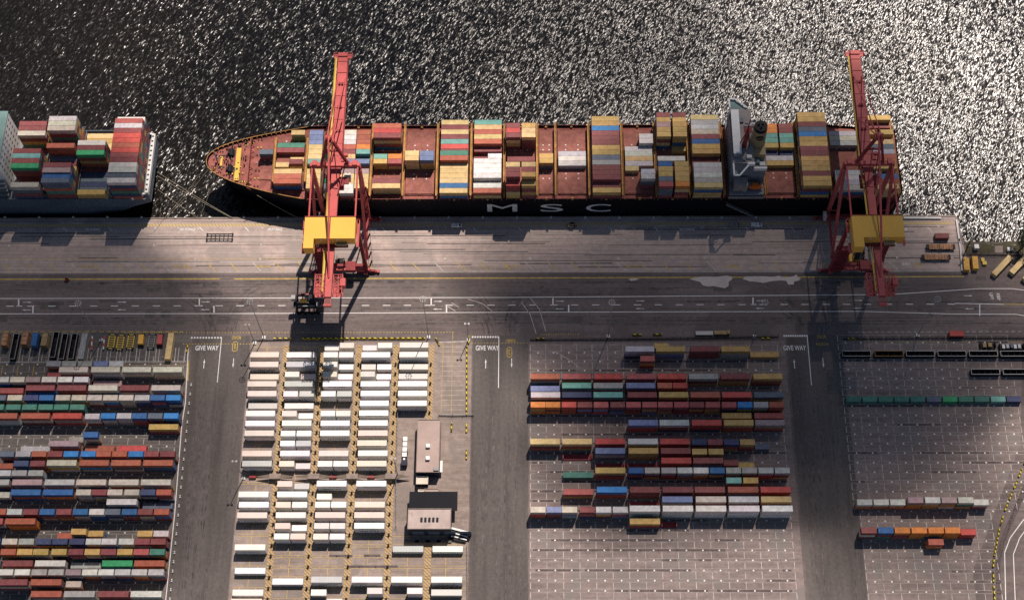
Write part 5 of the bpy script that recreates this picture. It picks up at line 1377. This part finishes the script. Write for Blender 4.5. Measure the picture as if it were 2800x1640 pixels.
for i, (x, y, mt, lb) in enumerate(((1425,205,'hand_yellow','first yellow lifting frame from the left at the top of the left yard'),(1537,215,'hand_yellow','second yellow lifting frame from the left at the top of the left yard'),(1668,205,'hand_yellow','third yellow lifting frame from the left at the top of the left yard'),(1935,200,'steel','grey lifting frame between the orange box and the red box'))):
    frame('lifting_frame', 'lifting frame', pA(x,y,.8), 6.4, 2.6, M[mt], lb, 1.535, .9)
for x, mt, lb in ((1812,'yellow','orange yellow machine box among the lifting frames'),(2052,'red','dull red machine box beside the crosswise sandy container')):
    p = pA(x,200); R = thing('machine_box', lb, 'machine', (p[0],p[1],0))
    m = MB(); m.box(p[0]-1.1,p[0]+1.1,p[1]-2.2,p[1]+2.2,.3,2.4); m.build('casing', M[mt], R)
    m = MB(); m.box(p[0]-1.2,p[0]+1.2,p[1]+2.2,p[1]+3.2,.2,.9); m.box(p[0]-1.2,p[0]+1.2,p[1]-3.2,p[1]-2.2,.2,.9); m.build('base_frame', M['black'], R)
M['redwhite'] = stripes('red_white_stripes', (.55,.05,.04), (.75,.73,.7), .2, .2)
for x, lb in ((1182,'red and white striped guard post left of the mast'),(1335,'red and white striped guard post right of the mast')):
    p, q = pA(x+6,150), pA(x-8,315); R = MB(); R.beam((p[0],p[1],.9),(q[0],q[1],.9),.55,.7)
    for t in (.1,.5,.9): R.tube((p[0]+(q[0]-p[0])*t,p[1]+(q[1]-p[1])*t,0),(p[0]+(q[0]-p[0])*t,p[1]+(q[1]-p[1])*t,.6),.2,6)
    tag(R.build('guard_rail', M['redwhite'], origin=(p[0],p[1],0)), lb, 'guard rail')
# flat loads in the right yard, top right corner
def flatload(p, L, label, mats):
    R = thing('flat_rack', label, 'flat rack', (p[0],p[1],0)); x, y = p[:2]; a = L/2
    m = MB(); m.box(x-a,x+a,y-1.2,y+1.2,0,.6); m.build('platform', M['black'], R)
    for s in (-1,1): m = MB(); m.box(*sorted((x+s*a,x+s*(a-.3))),y-1.2,y+1.2,.6,2.2); m.build('end_wall', M['black'], R)
    for k, mt in enumerate(mats): m = MB(); xx = x-a+1.2+k*(L-2.2)/len(mats); m.box(xx,xx+(L-2.8)/len(mats)-.4,y-.9,y+.9,.6,1.5+.4*(k%3)); m.build('load', M[mt], R)
flatload(pH(2105,265,1.5), 6.6, 'dark flat rack with a tan load in the top corner of the right yard', ['ochre','ochre'])
flatload(pH(2380,280,1.5), 10.5, 'dark flat rack with white and blue loads in the top corner of the right yard', ['white','galv','hull_blue','white','pale'])
# roadside trailer above the centre yard
p = pF(1700,72); R = thing('platform_truck', 'yellow truck with grey ramp parked above the centre yard', 'truck', (p[0],p[1],0)); x, y = p[:2]
m = MB(); m.box(x-6,x+1.5,y-.9,y+.9,.8,1.1); m.build('ramp', M['galv'], R); m = MB(); m.box(x+2,x+7.4,y-.85,y+.85,.7,1.6); m.box(x+7.4,x+8.6,y-.8,y+.8,.7,2.2); m.build('body', M['ochre'], R)
for a in (-4,3.4,8): 
    for b in (-.95,.7): m = MB(); m.tube((x+a,y+b,.45),(x+a,y+b+.25,.45),.45,10); m.build('wheel', M['rubber'], R)
# workshops between the white yard and the second side road
def shed(name, corners, z, h, wall, roof, label, extra=None):
    """corners: picture points of the roof's left, right edges and far, near edges"""
    (xa, ya), (xb, yb) = corners; a, b = pJ(xa, ya, h), pJ(xb, yb, h); x0, x1, y0, y1 = a[0], b[0], b[1], a[1]
    R = thing(name, label, 'building', ((x0+x1)/2,(y0+y1)/2,0))
    m = MB(); m.box(x0,x1,y0,y1,0,h-.3); m.build('wall', M[wall], R)
    m = MB(); m.box(x0-.1,x1+.1,y0-.1,y1+.1,h-.3,h-.05)
    rf = m.build('roof', M[roof], R)
    m = MB()
    for s in ((x0-.15,x1+.15,y0-.15,y0+.1),(x0-.15,x1+.15,y1-.1,y1+.15),(x0-.15,x0+.1,y0+.1,y1-.1),(x1-.1,x1+.15,y0+.1,y1-.1)): m.box(*s,h-.05,h+.25)
    m.build('parapet', M['pad_warm' if roof != 'cream' else 'cream'], rf)
    return R, rf, (x0,x1,y0,y1)
R, rf, (x0,x1,y0,y1) = shed('workshop', ((322,105),(545,660)), 0, 6.0, 'navy', 'roof', 'long pinkish flat roofed workshop right of the white yard')
for px, py in ((430,392),(427,522)):
    p = pJ(px, py, 6.0); m = MB(); m.box(p[0]-.8,p[0]+.8,p[1]-.6,p[1]+.9,5.95,7.2); m.build('roof_vent', M['white'], rf)
p = pJ(515,632,6.0); m = MB(); m.box(p[0]-1,p[0]+1,p[1]-.7,p[1]+.7,5.95,6.9); m.build('air_conditioner', M['steel'], rf)
m = MB(); m.box(x1+.2,x1+1.2,y0+1,y0+6,2.8,3.1); m.build('awning', M['white'], R)
m = MB(); m.box(x0-1.6,x0-.2,y0-2,y1+1.2,0,.25); m.build('ramp', M['pad_warm'], R)
shed('store_hut', ((308,706),(425,785)), 0, 3.6, 'navy', 'cream', 'small cream roofed hut just below the long workshop')
shed('store_hut', ((395,840),(540,938)), 0, 2.8, 'navy', 'roof', 'low pinkish hut between the two workshops')
shed('store_hut', ((327,850),(385,905)), 0, 2.4, 'ochre', 'cream', 'tiny sandy roofed hut beside the low pinkish hut')
R, rf, (x0,x1,y0,y1) = shed('workshop', ((220,1050),(668,1262)), 0, 8.6, 'navy', 'roof_pale', 'big workshop with a stained pale roof and navy walls')
m = MB()
for k in range(5): m.box(x0+5.0+k*1.6,x0+5.9+k*1.6,(y0+y1)/2-1.3,(y0+y1)/2+.5,8.5,8.9)
m.build('roof_light', M['glass'], rf)
for k in range(4):
    m = MB(); m.box(x0+1.5+k*6.4,x0+6.2+k*6.4,y0-.08,y0-.01,.1,5.2); m.build('roller_door', M['hull_blue'], R)
m = MB(); m.box(x0,x1+2.4,y1+.1,y1+8.2,5.6,5.9)
for k in range(5): m.tube((x0+.5+k*(x1-x0+1.4)/4,y1+7.8,0),(x0+.5+k*(x1-x0+1.4)/4,y1+7.8,5.6),.2,6)
m.build('canopy', M['hull'], R)
for k in range(4):
    p = pJ(255+k*115,1400); m = MB(); m.box(p[0]-3.0,p[0]+3.0,p[1]-.5,p[1]+.5,0,.8); o = m.build('concrete_block', M['pad_dark'], origin=(p[0],p[1],0)); tag(o, 'long low concrete block in the row below the big workshop', 'block', 'concrete blocks below the workshop')
# lorry with a white boom and a white rigger beside the workshops
p, q = pJ(187,285,1.5), pJ(185,560,1.5)
R = thing('boom_lorry', 'narrow white boom lorry parked left of the long workshop', 'lorry', (p[0],(p[1]+q[1])/2,0)); x = p[0]
m = MB(); m.box(x-1.1,x+1.1,q[1]-.6,q[1]+6,.6,1.2); m.box(x-1.2,x+1.2,q[1]-1.5,q[1]+1.4,.6,2.7); m.build('chassis', M['navy'], R)
m = MB(); m.beam((x,q[1]+.5,3.0),(x,p[1]-10,2.4),.8,.7); m.build('boom', M['white'], R)
m = MB()
for k in range(4): m.box(x-.9-.05*k,x+.9,p[1]-2.3*k-1.9,p[1]-2.3*k,.5,1.6)
m.build('load', M['white'], R)
for a in (0,4.4):
    for b in (-1.2,.95): m = MB(); m.tube((x+b,q[1]+a,.5),(x+b+.28,q[1]+a,.5),.5,10); m.build('wheel', M['rubber'], R)
p = pJ(745,1320,2); R = thing('rigging_trailer', 'white framed trailer parked at the lower right corner of the big workshop', 'trailer', (p[0],p[1],0), None, -.2)
for k, (a, b) in enumerate(((2.2,1.6),(.4,.9),(-1.0,-.9))):
    m = MB(); m.beam((-4.2+k*.8,a,1.6),(4.0,a-.5,1.6),.8 if k == 0 else .45,.4); o = m.build('boom', M['white'], origin=(0,0,0)); o.parent = R
m = MB(); m.box(-3.4,3.6,-2.4,1.8,.7,1.2); o = m.build('bed', M['black'], origin=(0,0,0)); o.parent = R
for a in (-2.4,2.4):
    for b in (-2.5,1.5): m = MB(); m.tube((a,b,.5),(a,b+.35,.5),.5,10); o = m.build('wheel', M['rubber'], origin=(0,0,0)); o.parent = R
# covered walk across the white yard: a line of pale canopies between sagging cloths
ya = gp(860,1302)[1]
cl = [(x, i) for i, x in enumerate((548,928,1305,1690))]
for x, i in cl:
    c = pE(x,220,2.6); R = thing('walkway_canopy', f'pale slab canopy on the footpath across the white yard, {nth(i+1)} from the left', 'canopy', (c[0],c[1],0), 'canopies on the footpath')
    m = MB(); m.box(c[0]-2.4,c[0]+2.4,c[1]-1.1,c[1]+1.1,2.5,2.7); m.build('slab', M['pad_warm'], R)
    m = MB()
    for s in (-1,1):
        for t in (-1,1): m.tube((c[0]+s*2.2,c[1]+t*.9,0),(c[0]+s*2.2,c[1]+t*.9,2.5),.1,6)
    m.build('post', M['steel'], R)
    for s in (-1,1):
        m = MB(); xx = c[0]+s*2.5; m.face([(xx,c[1]-.9,2.4),(xx+s*5.2,c[1]-.15,2.1),(xx+s*5.2,c[1]+.15,2.1),(xx,c[1]+.9,2.4)]); m.face([(xx,c[1]-.9,2.36),(xx+s*5.2,c[1]-.15,2.06),(xx+s*5.2,c[1]+.15,2.06),(xx,c[1]+.9,2.36)]); m.build('side_cloth', M['cloth'], R)
for x, i in ((330,0),(1120,1),(1495,2)):
    c = pE(x,233); m = MB(); m.box(c[0]-1.5,c[0]+1.5,c[1]-.5,c[1]+.5,0,1.1); m.box(c[0]-1.2,c[0]+1.2,c[1]-.6,c[1]+.6,1.1,1.3); tag(m.build('switch_box', M['dark_red'], origin=(c[0],c[1],0)), f'dark red switch box on the footpath across the white yard, {nth(i+1)} from the left', 'switch box', 'switch boxes on the footpath')
# mooring lines and the gangway
def rope(a, b, label, r=.09):
    m = MB(); A, B = Vector(a), Vector(b); n = 8
    P = [A.lerp(B, k/n)-Vector((0,0,1.6*4*(k/n)*(1-k/n)*(A-B).length/60)) for k in range(n+1)]
    for p, q in zip(P, P[1:]): m.tube(p, q, r, 5)
    tag(m.build('mooring_line', M['rope'], origin=a), label, 'mooring line', 'mooring lines')
st_ = lambda x, y: gp(x, y, 12.5); qy = lambda x: gp(x, 596, .5)
rope(st_(431,471), qy(636), 'longest mooring line from the blue grey stern towards the black bow'); rope(st_(430,481), qy(634), 'mooring line running close beside the longest stern line'); rope(st_(431,518), qy(541), 'middle mooring line from the blue grey stern'); rope(st_(425,561), qy(449), 'shortest mooring line under the blue grey stern')
rope(gp(562,456,15.5), qy(450), 'mooring line from the black bow back towards the stern, outer one'); rope(gp(570,463,15.5), qy(455), 'mooring line from the black bow back towards the stern, inner one'); rope(gp(588,482,15.5), qy(546), 'steep mooring line from the black bow'); rope(gp(703,534,13), qy(815), 'mooring line from the black hull to the foot of the left crane')
a, b = gp(1986,560,11.5), gp(2062,594,.6); R = thing('gangway', 'slanting steel gangway from the black ship down to the quay', 'gangway', b)
m = MB(); m.beam(a, b, .9, .15); m.build('tread', M['steel'], R); m = MB()
for s in (-.45,.45): m.beam((a[0],a[1]+s,a[2]+1),(b[0],b[1]+s,b[2]+1),.08,.08)
m.build('handrail', M['galv'], R)
# tree and dark pole on the shore
p = gp(2783,690); R = thing('tree', 'dark spreading tree on the shore at the right edge of the picture', 'tree', p); x, y = p[:2]
rt = random.Random(3); m = MB(); m.tube((x,y,0),(x+1.2,y+.5,5),.42,7,0,.28); tips = []
for k in range(9):
    a = rt.uniform(0,6.28); e = rt.uniform(.5,1.2); L = rt.uniform(3,5.5); q = (x+1.2+L*math.cos(a)*math.cos(e), y+.5+L*math.sin(a)*math.cos(e), 5+L*math.sin(e)); m.tube((x+1.2,y+.5,4.6),q,.2,5,0,.06); tips.append(q)
m.build('trunk', M['bark'], R); m = MB()
for q in tips:
    for j in range(240):
        d = Vector((rt.gauss(0,1),rt.gauss(0,1),rt.gauss(0,.7)))*1.05; c = Vector(q)+d; s = rt.uniform(.16,.36)
        u = Vector((rt.uniform(-1,1),rt.uniform(-1,1),rt.uniform(-1,1))).normalized()*s; w = u.cross(Vector((rt.uniform(-1,1),rt.uniform(-1,1),rt.uniform(-1,1)))).normalized()*s
        m.face([c-u,c+w*.6,c+u,c-w*.6])
m.build('crown', M['leaf'], R)
p = gp(2640,688); R = thing('lamp_post', 'dark leaning lamp post on the grass beyond the quay end', 'lamp post', p); m = MB(); m.tube(p,(p[0]-.5,p[1]+.4,13),.3,8,0,.2); m.build('pole', M['bark'], R); m = MB(); m.box(p[0]-1.1,p[0]+.6,p[1],p[1]+.8,13,13.3); m.build('lamp_head', M['steel'], R)
p = gp(2667,680); m = MB(); m.box(p[0]-.9,p[0]+.9,p[1]-.9,p[1]+.9,0,2.2); m.box(p[0]-1.0,p[0]+1.0,p[1]-1.0,p[1]+1.0,2.2,2.4); tag(m.build('white_kiosk', M['white'], origin=(p[0],p[1],0)), 'small white kiosk on the grass verge beyond the quay', 'kiosk')
for k, xx in enumerate((2755,2764)):
    p = gp(xx,685); m = MB(); m.box(p[0]-.5,p[0]+.5,p[1]-.8,p[1]+.8,0,1.6); m.box(p[0]-.3,p[0]+.3,p[1]-.4,p[1]+.4,1.6,1.9); tag(m.build('cabinet', M['hull_blue' if k else 'pale'], origin=(p[0],p[1],0)), ('bluish' if k else 'pale')+' metal cabinet on the grass verge', 'cabinet')
place_containers()
# ---------------------------------------------------------------- light, sky, camera
CLOUDS = [(2110,890,122,80,2.8,'broad flat cloud high over the centre yard and the right crane',1150.0,1),
          (2470,1250,54,40,1.2,'smaller cloud beside the broad flat one',1180.0,2),
          (40,800,92,40,2.4,'small thin cloud high over the left end of the road',1150.0,3),
          (200,1290,84,74,.7,'thin veil of cloud high over the left yard',1180.0,5),
          (1380,110,165,62,1.0,'long thin cloud high over the open water',1200.0,4)]
SUN = Vector((.222, .55, 1.0)).normalized()
elev = math.asin(SUN.z); azim = math.atan2(SUN.x, SUN.y)
sd = bpy.data.lights.new('sun', 'SUN'); sd.energy = 5.0; sd.angle = math.radians(.5); sd.color = (1.0, .89, .80)
so = bpy.data.objects.new('sun', sd); COL.objects.link(so); so.rotation_euler = SUN.to_track_quat('Z', 'Y').to_euler(); so.location = (0, 0, 900)
W = bpy.data.worlds.new('World'); SC.world = W; W.use_nodes = True; nt = W.node_tree
sk = nt.nodes.new('ShaderNodeTexSky'); sk.sky_type = 'NISHITA'; sk.sun_disc = False; sk.sun_elevation = elev; sk.sun_rotation = azim; sk.air_density = 1.0; sk.dust_density = 1.0
bg = nt.nodes['Background']; nt.links.new(sk.outputs[0], bg.inputs[0]); bg.inputs[1].default_value = .05
# broken cloud high above the camera: its shade lies over parts of the port
def cloud_mat(d):
    m = bpy.data.materials.new('cloud_vapour'); m.use_nodes = True; n = m.node_tree; n.nodes.remove(n.nodes['Principled BSDF'])
    p = n.nodes.new('ShaderNodeVolumePrincipled'); p.inputs['Density'].default_value = d; p.inputs['Color'].default_value = (.4,.4,.42,1); p.inputs['Anisotropy'].default_value = .5
    n.links.new(p.outputs[0], n.nodes['Material Output'].inputs['Volume']); return m
from mathutils import noise as mn
def cloud(px, py, rx, ry, depth, label, h=1150.0, seed=0):
    g = gp(px, py); bm = bmesh.new(); bmesh.ops.create_icosphere(bm, subdivisions=4, radius=1)
    T = 90.0
    for v in bm.verts:
        d = v.co.normalized(); k = 1+.34*mn.fractal(d*1.3+Vector((seed*7.1,0,0)), 1, 2, 4)
        v.co = Vector((d.x*rx*k, d.y*ry*k, d.z*T*k*(1 if d.z > 0 else .6)))
    me = bpy.data.meshes.new('cloud'); bm.to_mesh(me); bm.free(); me.materials.append(cloud_mat(depth/(T*1.6)))
    o = bpy.data.objects.new('cloud', me); COL.objects.link(o)
    o.location = (g[0]+SUN.x/SUN.z*h, g[1]+SUN.y/SUN.z*h, h); tag(o, label, 'cloud', kind='stuff'); return o
for c in CLOUDS: cloud(*c)
cd = bpy.data.cameras.new('camera'); cam = bpy.data.objects.new('camera', cd); COL.objects.link(cam); SC.camera = cam
cd.sensor_fit = 'HORIZONTAL'; cd.sensor_width = 36; cd.lens = 36*F_PX/2800; cd.clip_start = 1; cd.clip_end = 20000
rx, ry, rz = ((E_C[i], N_C[i], U_C[i]) for i in range(3))
cam.matrix_world = Matrix(((rx[0],ry[0],rz[0],CAM[0]),(rx[1],ry[1],rz[1],CAM[1]),(rx[2],ry[2],rz[2],CAM[2]),(0,0,0,1)))
SC.view_settings.view_transform = 'Standard'; SC.view_settings.look = 'None'; SC.view_settings.exposure = EXPOSURE if 'EXPOSURE' in globals() else 0; SC.view_settings.gamma = 1
SC.cycles.max_bounces = 4; SC.cycles.diffuse_bounces = 1; SC.cycles.glossy_bounces = 2; SC.cycles.use_denoising = False; SC.cycles.sample_clamp_indirect = 3; SC.cycles.volume_bounces = 1
